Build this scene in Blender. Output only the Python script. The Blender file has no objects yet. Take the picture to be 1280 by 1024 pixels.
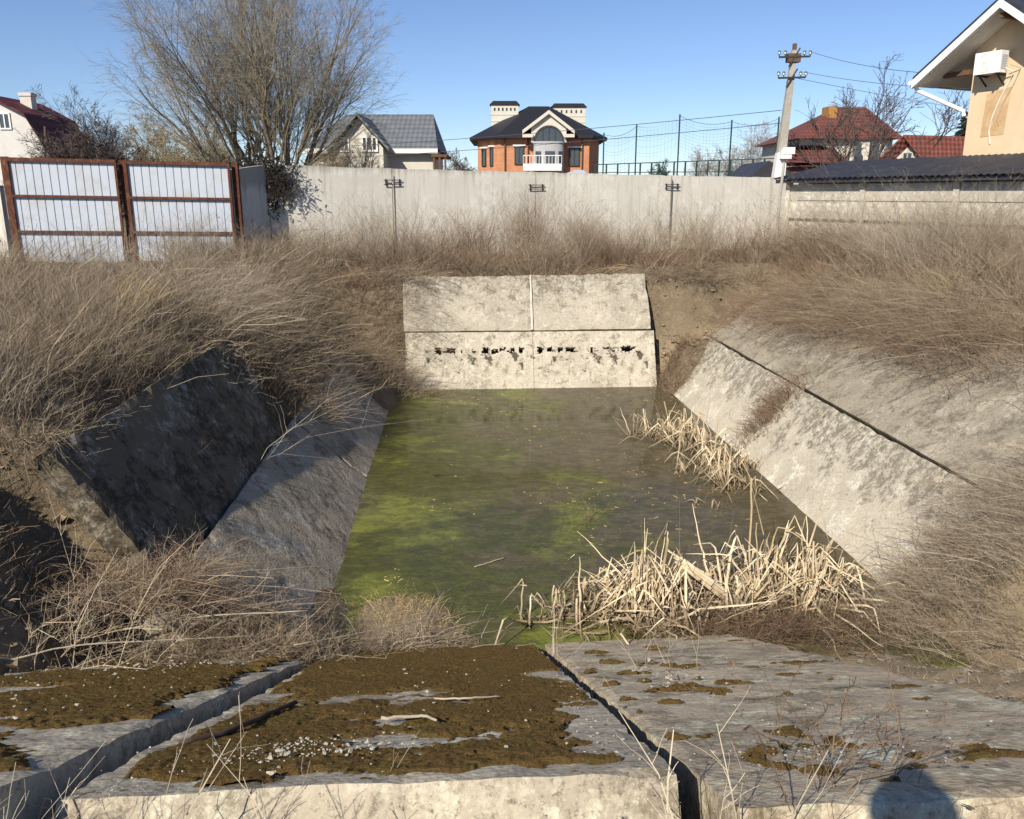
import bpy, bmesh, math, random
import numpy as np
from mathutils import Vector, Matrix
R = math.radians
random.seed(7)
rng = np.random.default_rng(11)
scene = bpy.context.scene
COL = scene.collection

# ------------------------------------------------------------------ camera, sky, sun, exposure
CAM_Z = 1.8
PITCH = R(14.5)
FOC = 1040.0                      # focal length in photo pixels (1280 wide)
cam_d = bpy.data.cameras.new('camera')
cam_d.sensor_width = 36.0
cam_d.lens = FOC / 1280 * 36.0
cam_d.clip_start, cam_d.clip_end = 0.05, 6000
cam = bpy.data.objects.new('camera', cam_d)
cam.location = (0, 0, CAM_Z)
cam.rotation_euler = (R(90) - PITCH, 0, 0)
COL.objects.link(cam)
scene.camera = cam

SUN_EL, SUN_AZ = 36.8, 30.5       # the sun stands behind the photographer's left shoulder
to_sun = Vector((-math.sin(R(SUN_AZ)) * math.cos(R(SUN_EL)), -math.cos(R(SUN_AZ)) * math.cos(R(SUN_EL)), math.sin(R(SUN_EL))))
world = bpy.data.worlds.new('World')
scene.world = world
world.use_nodes = True
wn = world.node_tree
sky = wn.nodes.new('ShaderNodeTexSky')
sky.sky_type = 'NISHITA'
sky.sun_disc = False
sky.sun_elevation = R(SUN_EL)
sky.sun_rotation = R(180 + SUN_AZ)
sky.air_density, sky.dust_density, sky.ozone_density = 1.0, 0.0, 3.0
sky.altitude = 1200
wn.nodes['Background'].inputs['Strength'].default_value = 0.088
tint = wn.nodes.new('ShaderNodeMix'); tint.data_type = 'RGBA'; tint.blend_type = 'MULTIPLY'
tint.inputs['Factor'].default_value = 1.0; tint.inputs[7].default_value = (0.90, 0.93, 1.06, 1)
wn.links.new(sky.outputs[0], tint.inputs[6]); wn.links.new(tint.outputs[2], wn.nodes['Background'].inputs['Color'])
sun_d = bpy.data.lights.new('sun', 'SUN')
sun_d.energy, sun_d.angle, sun_d.color = 5.0, R(0.53), (1.0, 0.92, 0.79)
sun = bpy.data.objects.new('sun', sun_d)
sun.rotation_euler = to_sun.to_track_quat('Z', 'Y').to_euler()
COL.objects.link(sun)
scene.view_settings.view_transform = 'Standard'
scene.view_settings.look = 'None'
scene.view_settings.gamma = 1.0
scene.view_settings.exposure = 0.4
scene.cycles.max_bounces = 6
scene.cycles.diffuse_bounces = 3
scene.cycles.use_denoising = True
scene.cycles.denoising_prefilter = 'ACCURATE'

# ------------------------------------------------------------------ places
CP, SP = math.cos(PITCH), math.sin(PITCH)
def ray(px, py):
    d = (py - 512) / FOC
    return ((px - 640) / FOC, CP - d * SP, -SP - d * CP)
def W(px, py, f):                 # the point at forward distance f
    r, a, u = ray(px, py); t = f / a
    return np.array((r * t, f, CAM_Z + u * t))
def WZ(px, py, z):                # the point at height z
    r, a, u = ray(px, py); t = (z - CAM_Z) / u
    return np.array((r * t, a * t, z))
HEAD = R(3.5)                     # the basin's long axis, turned left of the view
CA, SA = math.cos(HEAD), math.sin(HEAD)
def B(u, v, z=0.0):               # basin coordinates: u across, v along
    return np.array((u * CA - v * SA, u * SA + v * CA, z))
def Bn(u, v, z):
    return np.stack([u * CA - v * SA, u * SA + v * CA, z], -1)

# ------------------------------------------------------------------ noise
_tab = np.random.default_rng(3).random((256, 256))
def vnoise(x, y):
    xi, yi = np.floor(x).astype(int), np.floor(y).astype(int)
    fx, fy = x - xi, y - yi
    fx, fy = fx * fx * (3 - 2 * fx), fy * fy * (3 - 2 * fy)
    g = lambda a, b: _tab[a & 255, b & 255]
    return (g(xi, yi) * (1 - fx) + g(xi + 1, yi) * fx) * (1 - fy) + (g(xi, yi + 1) * (1 - fx) + g(xi + 1, yi + 1) * fx) * fy
def fbm(x, y, o=4):
    x, y = np.asarray(x, float), np.asarray(y, float)
    s, a, t = 0, .5, 0
    for k in range(o):
        s = s + a * vnoise(x * 2 ** k + 17.3 * k, y * 2 ** k + 31.7 * k); t += a; a *= .5
    return s / t

# ------------------------------------------------------------------ mesh helpers
class Geo:
    def __init__(s): s.V, s.F, s.n = [], [], 0
    def add(s, V, F):
        V = np.asarray(V, float).reshape(-1, 3); F = np.asarray(F, int)
        s.V.append(V); s.F.append(F + s.n); s.n += len(V); return s
    def poly(s, V, faces):
        for f in faces: s.F.append(np.array([f], int) + s.n)
        s.V.append(np.asarray(V, float)); s.n += len(V); return s
    def box(s, lo, hi, M=None):
        lo, hi = np.minimum(lo, hi), np.maximum(lo, hi)
        V = np.array([[(lo, hi)[i][0], (lo, hi)[j][1], (lo, hi)[k][2]] for i in (0, 1) for j in (0, 1) for k in (0, 1)], float)
        if M is not None: V = np.array([M(*p) for p in V])
        return s.add(V, [[0, 1, 3, 2], [4, 6, 7, 5], [0, 4, 5, 1], [2, 3, 7, 6], [0, 2, 6, 4], [1, 5, 7, 3]])
    def hexa(s, b, t):            # four bottom and four top points
        return s.add(np.vstack([b, t]), [[3, 2, 1, 0], [4, 5, 6, 7], [0, 1, 5, 4], [1, 2, 6, 5], [2, 3, 7, 6], [3, 0, 4, 7]])
    def bar(s, a, b, w, h=None, up=(0, 0, 1)):
        a, b = np.array(a, float), np.array(b, float); h = h or w
        d = b - a; d /= np.linalg.norm(d)
        x = np.cross(d, up)
        if np.linalg.norm(x) < 1e-4: x = np.cross(d, (0, 1, 0))
        x /= np.linalg.norm(x); y = np.cross(x, d)
        q = [(-w / 2, -h / 2), (w / 2, -h / 2), (w / 2, h / 2), (-w / 2, h / 2)]
        return s.hexa([a + x * i + y * j for i, j in q], [b + x * i + y * j for i, j in q])
    def tube(s, pts, r, n=8, cap=True):
        P = np.asarray(pts, float)[None]; rr = np.broadcast_to(np.asarray(r, float), (P.shape[1],))[None]
        strips(s, P, rr, n)
        if cap:
            N = P.shape[1] * n; o = s.n - N
            s.F.append(np.array([[o + k for k in range(n)][::-1]])); s.F.append(np.array([[o + N - n + k for k in range(n)]]))
        return s
def strips(g, P, rad, sides=2, rg=None):
    """polylines P (N,K,3) with radii rad (N,K) to ribbons (sides=2) or tubes"""
    N, K, _ = P.shape
    T = np.gradient(P, axis=1); T /= np.linalg.norm(T, axis=-1, keepdims=True) + 1e-9
    if sides == 2: ref = (rg or rng).normal(size=(N, 1, 3)) * (1, 1, .3)
    else: ref = np.where(np.abs(T[:, :1, 2:3]) < .9, np.array([0, 0, 1.]), np.array([1., 0, 0]))
    A = np.cross(T, np.broadcast_to(ref, T.shape)); A /= np.linalg.norm(A, axis=-1, keepdims=True) + 1e-9
    Bv = np.cross(T, A)
    if sides == 2:
        V = np.stack([P - A * rad[..., None], P + A * rad[..., None]], 2)
    else:
        an = np.arange(sides) * 2 * np.pi / sides
        V = P[:, :, None] + rad[..., None, None] * (A[:, :, None] * np.cos(an)[:, None] + Bv[:, :, None] * np.sin(an)[:, None])
    idx = np.arange(N * K * sides).reshape(N, K, sides)
    fs = []
    for j in range(sides if sides > 2 else 1):
        k = (j + 1) % sides
        fs.append(np.stack([idx[:, :-1, j], idx[:, :-1, k], idx[:, 1:, k], idx[:, 1:, j]], -1).reshape(-1, 4))
    g.add(V.reshape(-1, 3), np.vstack(fs)); return g

ROOT = {}
def place(o, parent=None, loc=(0, 0, 0)):
    COL.objects.link(o)
    if parent is not None: o.parent = parent
    o.location = loc
    return o
def wloc(p): return np.zeros(3) if p is None else ROOT[p]
def props(o, label=None, cat=None, group=None, kind=None):
    if label: o['label'] = label
    if cat: o['category'] = cat
    if group: o['group'] = group
    if kind or label: o['kind'] = kind or 'thing'
    return o
def empty(name, loc, label, cat, group=None, rz=0):
    o = bpy.data.objects.new(name, None); o.empty_display_size = .2
    place(o, None, loc); ROOT[o] = np.array(loc, float)
    return props(o, label, cat, group)
def build(name, g, m, parent=None, smooth=False, origin=None, **pr):
    """link a Geo (world coordinates) as ONE mesh object"""
    V = np.vstack(g.V)
    if parent is not None: org = wloc(parent)
    elif origin is not None: org = np.array(origin, float)
    else: org = np.array([V[:, 0].mean(), V[:, 1].mean(), V[:, 2].min()])
    me = bpy.data.meshes.new(name)
    cnt = np.concatenate([np.full(len(f), f.shape[1]) for f in g.F])
    idx = np.concatenate([f.ravel() for f in g.F]).astype(np.int32)
    me.vertices.add(len(V)); me.vertices.foreach_set('co', (V - org).ravel().astype(np.float32))
    me.loops.add(len(idx)); me.loops.foreach_set('vertex_index', idx)
    me.polygons.add(len(cnt))
    st = np.zeros(len(cnt), np.int32); st[1:] = np.cumsum(cnt)[:-1]
    me.polygons.foreach_set('loop_start', st); me.polygons.foreach_set('loop_total', cnt.astype(np.int32))
    me.polygons.foreach_set('use_smooth', np.full(len(cnt), smooth))
    me.update(calc_edges=True); me.validate()
    if m: me.materials.append(m)
    o = bpy.data.objects.new(name, me)
    place(o, parent, (0, 0, 0) if parent is not None else org)
    ROOT[o] = np.zeros(3) + org
    return props(o, **pr)
def copy_tree(o, parent=None):
    c = o.copy(); COL.objects.link(c)
    if parent is not None: c.parent = parent
    ROOT[c] = ROOT.get(o)
    for ch in list(o.children): copy_tree(ch, c)
    return c

# ------------------------------------------------------------------ materials
class NT:
    def __init__(s, name):
        s.m = bpy.data.materials.new(name); s.m.use_nodes = True
        s.t = s.m.node_tree; s.b = s.t.nodes['Principled BSDF']
        s.tc = None
    def n(s, typ, ins=None, **kw):
        nd = s.t.nodes.new(typ)
        for k, v in kw.items(): setattr(nd, k, v)
        for k, v in (ins or {}).items(): s.put(nd.inputs[k], v)
        return nd
    def put(s, sock, v):
        if isinstance(v, bpy.types.NodeSocket): s.t.links.new(v, sock)
        else:
            if isinstance(v, (tuple, list)) and len(v) == 3 and sock.type == 'RGBA': v = (*v, 1)
            sock.default_value = v
    def co(s, scale=None):
        if s.tc is None: s.tc = s.n('ShaderNodeTexCoord').outputs['Object']
        if scale is None: return s.tc
        return s.n('ShaderNodeMapping', {'Vector': s.tc, 'Scale': scale}).outputs[0]
    def noise(s, sc, det=5, rough=.6, vec=None, dist=0, w=None):
        nd = s.n('ShaderNodeTexNoise', {'Vector': vec or s.co(), 'Scale': sc, 'Detail': det, 'Roughness': rough, 'Distortion': dist})
        return nd.outputs['Fac']
    def vor(s, sc, vec=None, feat='F1'):
        return s.n('ShaderNodeTexVoronoi', {'Vector': vec or s.co(), 'Scale': sc}, feature=feat).outputs['Distance']
    def ramp(s, f, pts):
        nd = s.n('ShaderNodeValToRGB', {'Fac': f}); e = nd.color_ramp.elements
        while len(e) < len(pts): e.new(.5)
        for el, (p, c) in zip(e, pts):
            el.position = p; el.color = (c, c, c, 1) if isinstance(c, (int, float)) else (*c, 1)
        return nd.outputs['Color']
    def mix(s, f, a, b, mode='MIX'):
        nd = s.n('ShaderNodeMix', data_type='RGBA', blend_type=mode)
        s.put(nd.inputs['Factor'], f); s.put(nd.inputs['A'], a) if 0 else None
        s.put(nd.inputs[6], a); s.put(nd.inputs[7], b)
        return nd.outputs[2]
    def math(s, op, a, b=0.0):
        nd = s.n('ShaderNodeMath', operation=op); s.put(nd.inputs[0], a); s.put(nd.inputs[1], b)
        return nd.outputs[0]
    def bump(s, h, st=.5, dist=.02, nrm=None):
        ins = {'Height': h, 'Strength': st, 'Distance': dist}
        if nrm: ins['Normal'] = nrm
        return s.n('ShaderNodeBump', ins).outputs[0]
    def fin(s, col, rough=.9, nrm=None, spec=.25, **kw):
        s.put(s.b.inputs['Base Color'], col); s.put(s.b.inputs['Roughness'], rough)
        s.put(s.b.inputs['Specular IOR Level'], spec)
        if nrm: s.put(s.b.inputs['Normal'], nrm)
        for k, v in kw.items(): s.put(s.b.inputs[k], v)
        return s.m

def concrete(name, base, dark, lichen=.4, speck=.5, pale=None, ls=2.2, seed=0.0, moss=0.0, zl=0.0, z0=.9, spots=0.0, sband=None):
    """weathered cast concrete: stains, lichen patches, exposed aggregate, pits"""
    t = NT(name)
    v = t.n('ShaderNodeMapping', {'Vector': t.co(), 'Location': (seed, seed * .7, seed * 1.3)}).outputs[0]
    big = t.noise(.7, 4, .55, v); mid = t.noise(ls, 8, .68, v, .3); fine = t.noise(12, 10, .8, v); ag = t.vor(34, v)
    c = t.mix(t.ramp(big, [(.3, 0), (.7, 1)]), base, tuple(x * .74 for x in base))
    pl = pale or tuple(min(.7, x * 1.55) for x in base)
    c = t.mix(t.math('MULTIPLY', t.ramp(mid, [(.5, 0), (.62, 1)]), t.ramp(fine, [(.46, 0), (.55, .95)])), c, pl)
    ln_ = t.noise(ls * .8, 9, .74, v, .5)
    if zl: ln_ = t.math('ADD', ln_, t.math('MULTIPLY', t.math('SUBTRACT', t.n('ShaderNodeSeparateXYZ', {'Vector': t.co()}).outputs[2], z0), zl))
    lm = t.math('MULTIPLY', t.ramp(ln_, [(.62 - lichen * .35, 0), (.69 - lichen * .35, 1)]), t.ramp(t.noise(8.5, 10, .82, v), [(.44, .05), (.54, 1)]))
    c = t.mix(t.math('MULTIPLY', lm, .85), c, dark)
    c = t.mix(t.math('MULTIPLY', t.ramp(t.vor(70, v), [(.10, 1), (.26, 0)]), speck * .4), c, tuple(min(.75, x * 1.7) for x in base))
    c = t.mix(t.math('MULTIPLY', t.ramp(t.noise(26, 8, .85, v), [(.53, 0), (.62, 1)]), speck), c, tuple(x * .30 for x in base))
    if spots:
        sp = t.noise(3.4, 7, .7, v, .3)
        if sband:
            zz = t.n('ShaderNodeSeparateXYZ', {'Vector': t.co()}).outputs[2]
            sp = t.math('SUBTRACT', sp, t.math('MULTIPLY', t.math('ABSOLUTE', t.math('SUBTRACT', zz, sband[0])), sband[1]))
        c = t.mix(t.math('MULTIPLY', t.ramp(sp, [(spots, 0), (spots + .035, 1)]), .88), c, (.05, .042, .028))
    if moss:
        c = t.mix(t.math('MULTIPLY', t.ramp(t.noise(1.6, 8, .7, v, .4), [(.6 - moss * .2, 0), (.68 - moss * .2, 1)]), .8), c, (.075, .06, .02))
    h = t.math('ADD', t.math('MULTIPLY', fine, .6), t.math('MULTIPLY', mid, 1.2))
    h = t.math('SUBTRACT', h, t.math('MULTIPLY', ag, .5))
    return t.fin(c, .95, t.bump(h, .55, .014), .15)

M = {}
M['slab_pale'] = concrete('pale_pitted_concrete', (.56, .505, .40), (.15, .133, .10), .27, .8, (.74, .70, .60), seed=1.3, zl=.26, z0=1.02, spots=.655)
M['slab_grey'] = concrete('grey_weathered_concrete', (.56, .46, .325), (.215, .172, .118), .40, .85, seed=6.1, ls=3.6, moss=.15)
M['slab_moss'] = concrete('mossy_concrete', (.50, .43, .32), (.17, .145, .10), .34, .9, seed=9.4)
M['slab_dark'] = concrete('dark_concrete', (.165, .134, .09), (.038, .031, .022), .50, .3, (.36, .33, .28), seed=3.7, ls=1.9)  # much darker base colour than the other slabs, with paler mottles
M['slab_shade'] = concrete('grey_ribbed_concrete', (.46, .39, .28), (.13, .108, .075), .36, .9, (.62, .57, .47), seed=4.9, ls=2.2)
M['slab_back'] = concrete('sunlit_panel_concrete', (.46, .415, .33), (.18, .155, .115), .40, .9, (.56, .51, .41), seed=7.7, ls=4.5, zl=.14, z0=.9, spots=.69)
M['slab_low'] = concrete('sunlit_lower_panel_concrete', (.54, .485, .385), (.20, .17, .12), .30, .9, (.66, .61, .50), seed=5.7, ls=5.0, spots=.52, sband=(.98, .30))
M['slab_dust'] = concrete('dusty_concrete', (.36, .318, .245), (.15, .13, .095), .42, .9, (.46, .415, .33), seed=12.2, spots=.72)

def wall_mat():
    t = NT('cast_wall_concrete'); v = t.co()
    streak = t.noise(5, 5, .6, t.co((1.6, 1.6, .12)))
    c = t.mix(t.ramp(t.noise(.5, 5, .6), [(.32, 0), (.7, 1)]), (.65, .615, .54), (.55, .52, .455))
    c = t.mix(t.math('MULTIPLY', t.ramp(streak, [(.50, 0), (.68, 1)]), .55), c, (.36, .33, .275))
    c = t.mix(t.math('MULTIPLY', t.ramp(t.noise(1.8, 9, .72), [(.53, 0), (.62, 1)]), .6), c, (.72, .69, .62))
    z = t.n('ShaderNodeSeparateXYZ', {'Vector': v}).outputs[2]
    top = t.math('MULTIPLY', t.ramp(t.math('ADD', z, t.math('MULTIPLY', streak, .7)), [(.0, 0), (1, 1)]), 1)
    zt = t.n('ShaderNodeMapRange', {'Value': t.math('ADD', z, t.math('MULTIPLY', streak, .55)), 'From Min': 2.62, 'From Max': 2.85}).outputs[0]
    c = t.mix(t.math('MULTIPLY', zt, .55), c, (.20, .18, .145))
    c = t.mix(t.math('MULTIPLY', t.ramp(t.noise(60, 3, .7), [(.5, 0), (.75, 1)]), .15), c, (.34, .31, .25))
    return t.fin(c, .95, t.bump(t.noise(30, 8, .75), .5, .02), .15)
M['wall'] = wall_mat()
M['fence'] = concrete('precast_fence_concrete', (.55, .50, .41), (.22, .20, .16), .2, .5, seed=15.5, ls=4)

def plain(name, col, var=.25, rough=.8, sc=6.0, bump=.2, dirt=None, dscale=2.0, damt=.5, spec=.3, metal=0.0):
    t = NT(name)
    c = t.mix(t.ramp(t.noise(sc, 6, .65), [(.3, 0), (.7, 1)]), col, tuple(x * (1 - var) for x in col))
    if dirt: c = t.mix(t.math('MULTIPLY', t.ramp(t.noise(dscale, 8, .7, None, .4), [(.5, 0), (.66, 1)]), damt), c, dirt)
    return t.fin(c, rough, t.bump(t.noise(sc * 6, 4, .7), bump, .01), spec, Metallic=metal)
M['rust'] = plain('rusty_steel', (.115, .042, .024), .5, .9, 9, .5, (.20, .10, .06), 5, .7)
M['rust_dark'] = plain('dark_rusty_steel', (.06, .038, .028), .4, .9, 9, .4)
M['dark_patch'] = plain('black_brown_strips', (.028, .022, .018), .4, .9)
M['sheet'] = plain('white_profiled_sheet', (.44, .48, .54), .06, .45, 2, .05, (.36, .33, .28), 1.6, .5, .4)
M['sheet_back'] = plain('dark_gap_steel', (.06, .05, .045), .3)
M['roof_dark'] = plain('dark_roof_metal', (.035, .035, .042), .3, .5, 3, .1, (.09, .085, .08), 2, .4, .5)
M['roof_hip'] = plain('black_roof_tile', (.022, .021, .026), .3, .6, 5, .2)
M['white'] = plain('white_paint', (.78, .77, .73), .08, .5, 3, .05, (.5, .46, .4), 3, .15)
M['pvc'] = plain('white_plastic', (.80, .80, .78), .05, .35, 3, .02)
M['soffit'] = plain('pale_soffit', (.76, .71, .62), .1, .7, 3, .05)
M['cream'] = plain('cream_wall', (.60, .565, .49), .15, .9, 3, .15, (.42, .36, .28), 1.2, .4)
M['whitewash'] = plain('whitewashed_wall', (.60, .585, .55), .12, .9, 2, .15, (.45, .40, .33), .9, .4)
M['stone'] = plain('white_brick_stone', (.62, .58, .50), .15, .85, 3, .2)
M['block'] = plain('grey_block', (.42, .42, .42), .15, .9, 2, .2)
M['glass'] = plain('dark_glass', (.05, .06, .07), .2, .06, 1, 0, None, 1, 0, .8)
M['timber'] = plain('brown_timber', (.16, .09, .05), .4, .8, 8, .3)
M['pole'] = plain('pole_concrete', (.42, .39, .34), .25, .9, 4, .3, (.27, .25, .22), 3, .6)
M['insulator'] = plain('insulator_glass', (.13, .17, .15), .3, .3, 3, 0)
M['steel'] = plain('dark_steel', (.05, .05, .05), .4, .7, 5, .2)
M['green_steel'] = plain('green_painted_steel', (.02, .055, .05), .3, .6, 5, .1)
M['wire'] = plain('wire_grey', (.09, .10, .13), .2, .7)
M['net'] = plain('net_green', (.05, .11, .12), .2, .8)
M['bark'] = plain('willow_bark', (.24, .20, .135), .4, .95, 12, .5)
M['bark_grey'] = plain('grey_bark', (.10, .085, .075), .4, .95, 12, .5)
M['bark_pale'] = plain('pale_bark', (.42, .39, .35), .3, .9, 9, .4)
M['needle'] = plain('conifer_needles', (.022, .045, .028), .4, .8, 8, .2)
M['skin'] = plain('skin', (.45, .28, .2), .1, .6)
M['jacket'] = plain('dark_jacket', (.03, .035, .045), .3, .9)
M['trousers'] = plain('blue_trousers', (.04, .05, .09), .3, .9)
M['hair'] = plain('brown_hair', (.03, .02, .015), .3, .6)
M['chip'] = plain('pale_stone_chips', (.46, .42, .345), .4, .9, 14, .3)
M['stone_dark'] = plain('grey_rubble', (.24, .215, .175), .5, .95, 7, .5)
M['clod'] = plain('earth_clods', (.33, .255, .165), .5, 1.0, 9, .6)
M['stick'] = plain('bleached_wood', (.46, .40, .30), .35, .9, 12, .4)
M['stick_dark'] = plain('brown_bark_stick', (.10, .065, .045), .4, .9, 14, .5)

def tile_mat(name, col, sx, sz, var=.35):
    t = NT(name)
    w = t.n('ShaderNodeTexWave', {'Vector': t.co(), 'Scale': sz, 'Distortion': .4}, wave_type='BANDS', bands_direction='Z').outputs['Fac']
    x = t.n('ShaderNodeTexWave', {'Vector': t.co(), 'Scale': sx, 'Distortion': .2}, wave_type='BANDS', bands_direction='X').outputs['Fac']
    c = t.mix(t.ramp(t.noise(1.5, 7, .7), [(.3, 0), (.7, 1)]), col, tuple(k * (1 - var) for k in col))
    c = t.mix(t.math('MULTIPLY', t.ramp(w, [(0, 1), (.25, 0)]), .55), c, tuple(k * .4 for k in col))
    return t.fin(c, .7, t.bump(t.math('ADD', w, x), .6, .05), .3)
M['red_tile'] = tile_mat('red_roof_tile', (.185, .064, .048), 1.1, 1.1)
M['red_dark'] = tile_mat('dark_red_roof_sheet', (.115, .022, .024), .8, .5)
M['red_bright'] = tile_mat('bright_red_tile', (.235, .075, .053), 1.1, 1.2)
M['grey_tile'] = tile_mat('grey_roof_tile', (.17, .185, .20), 1.0, 1.0)

def brick_mat():
    t = NT('orange_brick'); v = t.co()
    s = t.n('ShaderNodeSeparateXYZ', {'Vector': v})
    vec = t.n('ShaderNodeCombineXYZ', {'X': t.math('ADD', s.outputs[0], s.outputs[1]), 'Y': s.outputs[2]}).outputs[0]
    br = t.n('ShaderNodeTexBrick', {'Vector': vec, 'Color1': (.60, .265, .13, 1), 'Color2': (.50, .20, .09, 1), 'Mortar': (.42, .30, .22, 1), 'Scale': 3.2, 'Mortar Size': .02})
    c = t.mix(t.math('MULTIPLY', t.ramp(t.noise(1.2, 5, .6), [(.4, 0), (.7, 1)]), .4), br.outputs['Color'], (.30, .11, .06))
    return t.fin(c, .9, None, .2)
M['brick'] = brick_mat()

def stucco_mat():
    t = NT('yellow_stucco')
    c = t.mix(t.ramp(t.noise(1.2, 7, .65), [(.35, 0), (.7, 1)]), (.68, .53, .35), (.60, .46, .30))
    c = t.mix(t.math('MULTIPLY', t.ramp(t.noise(3, 8, .7, t.co((1, 1, .25))), [(.55, 0), (.7, 1)]), .35), c, (.50, .39, .26))
    return t.fin(c, .95, t.bump(t.noise(60, 5, .7), .5, .01), .15)
M['stucco'] = stucco_mat()
M['patch'] = plain('bare_plaster_patch', (.54, .36, .19), .2, .95, 6, .4, (.62, .46, .28), 2.5, .6)

def stem_mat(name, a, b, c3=None):
    t = NT(name)
    r = t.n('ShaderNodeNewGeometry').outputs['Random Per Island']
    pts = [(0, a), (.6, b)] + ([(.93, b), (.97, c3)] if c3 else [(1, b)])
    c = t.ramp(t.math('ADD', t.math('MULTIPLY', r, .72), t.math('MULTIPLY', t.ramp(t.noise(1.7, 4, .65), [(.36, 0), (.64, 1)]), .28)), pts)
    c = t.mix(t.math('MULTIPLY', t.ramp(t.noise(2.6, 4, .7), [(.48, 0), (.66, 1)]), .55), c, tuple(x * .7 for x in a))
    return t.fin(c, .85, None, .2)
M['weed'] = stem_mat('dry_weed_stems', (.115, .082, .055), (.35, .28, .192), (.57, .475, .34))
M['weed_grey'] = stem_mat('grey_weed_stems', (.15, .12, .088), (.40, .34, .255))
M['weed_dark'] = stem_mat('dark_brown_twigs', (.10, .065, .042), (.19, .13, .085))
M['weed_pale'] = stem_mat('pale_dry_stems', (.36, .29, .20), (.56, .48, .35))
M['weed_red'] = stem_mat('reddish_dry_stems', (.11, .07, .046), (.30, .212, .14))
M['straw'] = stem_mat('yellow_straw', (.36, .27, .13), (.50, .39, .20))
def reed_mat(*a):
    m = stem_mat(*a); t = m.node_tree; b = t.nodes['Principled BSDF']; src = b.inputs['Base Color'].links[0].from_socket
    tc = t.nodes.new('ShaderNodeTexCoord'); sp = t.nodes.new('ShaderNodeSeparateXYZ'); t.links.new(tc.outputs['Object'], sp.inputs[0])
    no = t.nodes.new('ShaderNodeTexNoise'); no.inputs['Scale'].default_value = 7; no.inputs['Detail'].default_value = 4; t.links.new(tc.outputs['Object'], no.inputs['Vector'])
    ad = t.nodes.new('ShaderNodeMath'); ad.operation = 'MULTIPLY_ADD'; t.links.new(no.outputs['Fac'], ad.inputs[0]); ad.inputs[1].default_value = -.45; t.links.new(sp.outputs[2], ad.inputs[2])
    mr = t.nodes.new('ShaderNodeMapRange'); t.links.new(ad.outputs[0], mr.inputs['Value']); mr.inputs['From Min'].default_value = -.22; mr.inputs['From Max'].default_value = .12; mr.inputs['To Min'].default_value = .8; mr.inputs['To Max'].default_value = 0
    mx = t.nodes.new('ShaderNodeMix'); mx.data_type = 'RGBA'; t.links.new(mr.outputs[0], mx.inputs['Factor']); t.links.new(src, mx.inputs[6]); mx.inputs[7].default_value = (.10, .07, .04, 1)
    t.links.new(mx.outputs[2], b.inputs['Base Color']); return m
M['reed'] = reed_mat('bleached_reed_leaves', (.36, .25, .13), (.78, .66, .46), (.22, .13, .065))
M['green'] = stem_mat('green_grass', (.05, .075, .018), (.10, .13, .035))
M['twig'] = stem_mat('willow_twigs', (.17, .15, .112), (.30, .27, .21))
M['twig_yel'] = stem_mat('yellow_twigs', (.24, .19, .10), (.34, .27, .15))
M['twig_dark'] = stem_mat('purple_brown_twigs', (.07, .052, .047), (.12, .092, .08))
M['twig_pale'] = stem_mat('pale_birch_twigs', (.26, .24, .22), (.38, .355, .33))

def soil_mat():
    t = NT('dry_soil'); v = t.co()
    at = t.n('ShaderNodeAttribute', attribute_name='sand').outputs['Fac']
    c = t.mix(t.ramp(t.noise(.8, 6, .65), [(.35, 0), (.68, 1)]), (.17, .13, .085), (.10, .077, .05))
    c = t.mix(t.math('MULTIPLY', t.ramp(t.noise(7, 7, .75), [(.5, 0), (.62, 1)]), .7), c, (.25, .20, .135))
    c = t.mix(t.math('MULTIPLY', t.ramp(t.noise(2.1, 6, .7), [(.6, 0), (.7, 1)]), .5), c, (.05, .062, .02))
    sand = t.mix(t.ramp(t.noise(5, 7, .7), [(.35, 0), (.65, 1)]), (.47, .37, .245), (.34, .265, .165))
    c = t.mix(at, c, sand)
    lit = t.ramp(t.noise(70, 3, .8), [(.52, 0), (.7, 1)])
    c = t.mix(t.math('MULTIPLY', lit, .5), c, (.35, .28, .19))
    h = t.math('ADD', t.noise(6, 9, .75), t.math('MULTIPLY', t.noise(45, 5, .8), .5))
    return t.fin(c, 1.0, t.bump(h, .8, .05), .1)
M['soil'] = soil_mat()

def moss_mat():
    t = NT('brown_green_moss')
    c = t.mix(t.ramp(t.noise(3.5, 6, .65), [(.35, 0), (.66, 1)]), (.205, .135, .042), (.23, .118, .048))
    c = t.mix(t.ramp(t.noise(55, 4, .8), [(.42, 0), (.64, 1)]), c, (.235, .18, .06))
    c = t.mix(t.ramp(t.noise(110, 3, .8), [(.55, 0), (.7, .8)]), c, (.03, .022, .008))
    return t.fin(c, 1.0, t.bump(t.math('ADD', t.noise(120, 4, .8), t.noise(30, 5, .7)), 1.0, .03), .08)
M['moss'] = moss_mat()

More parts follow.
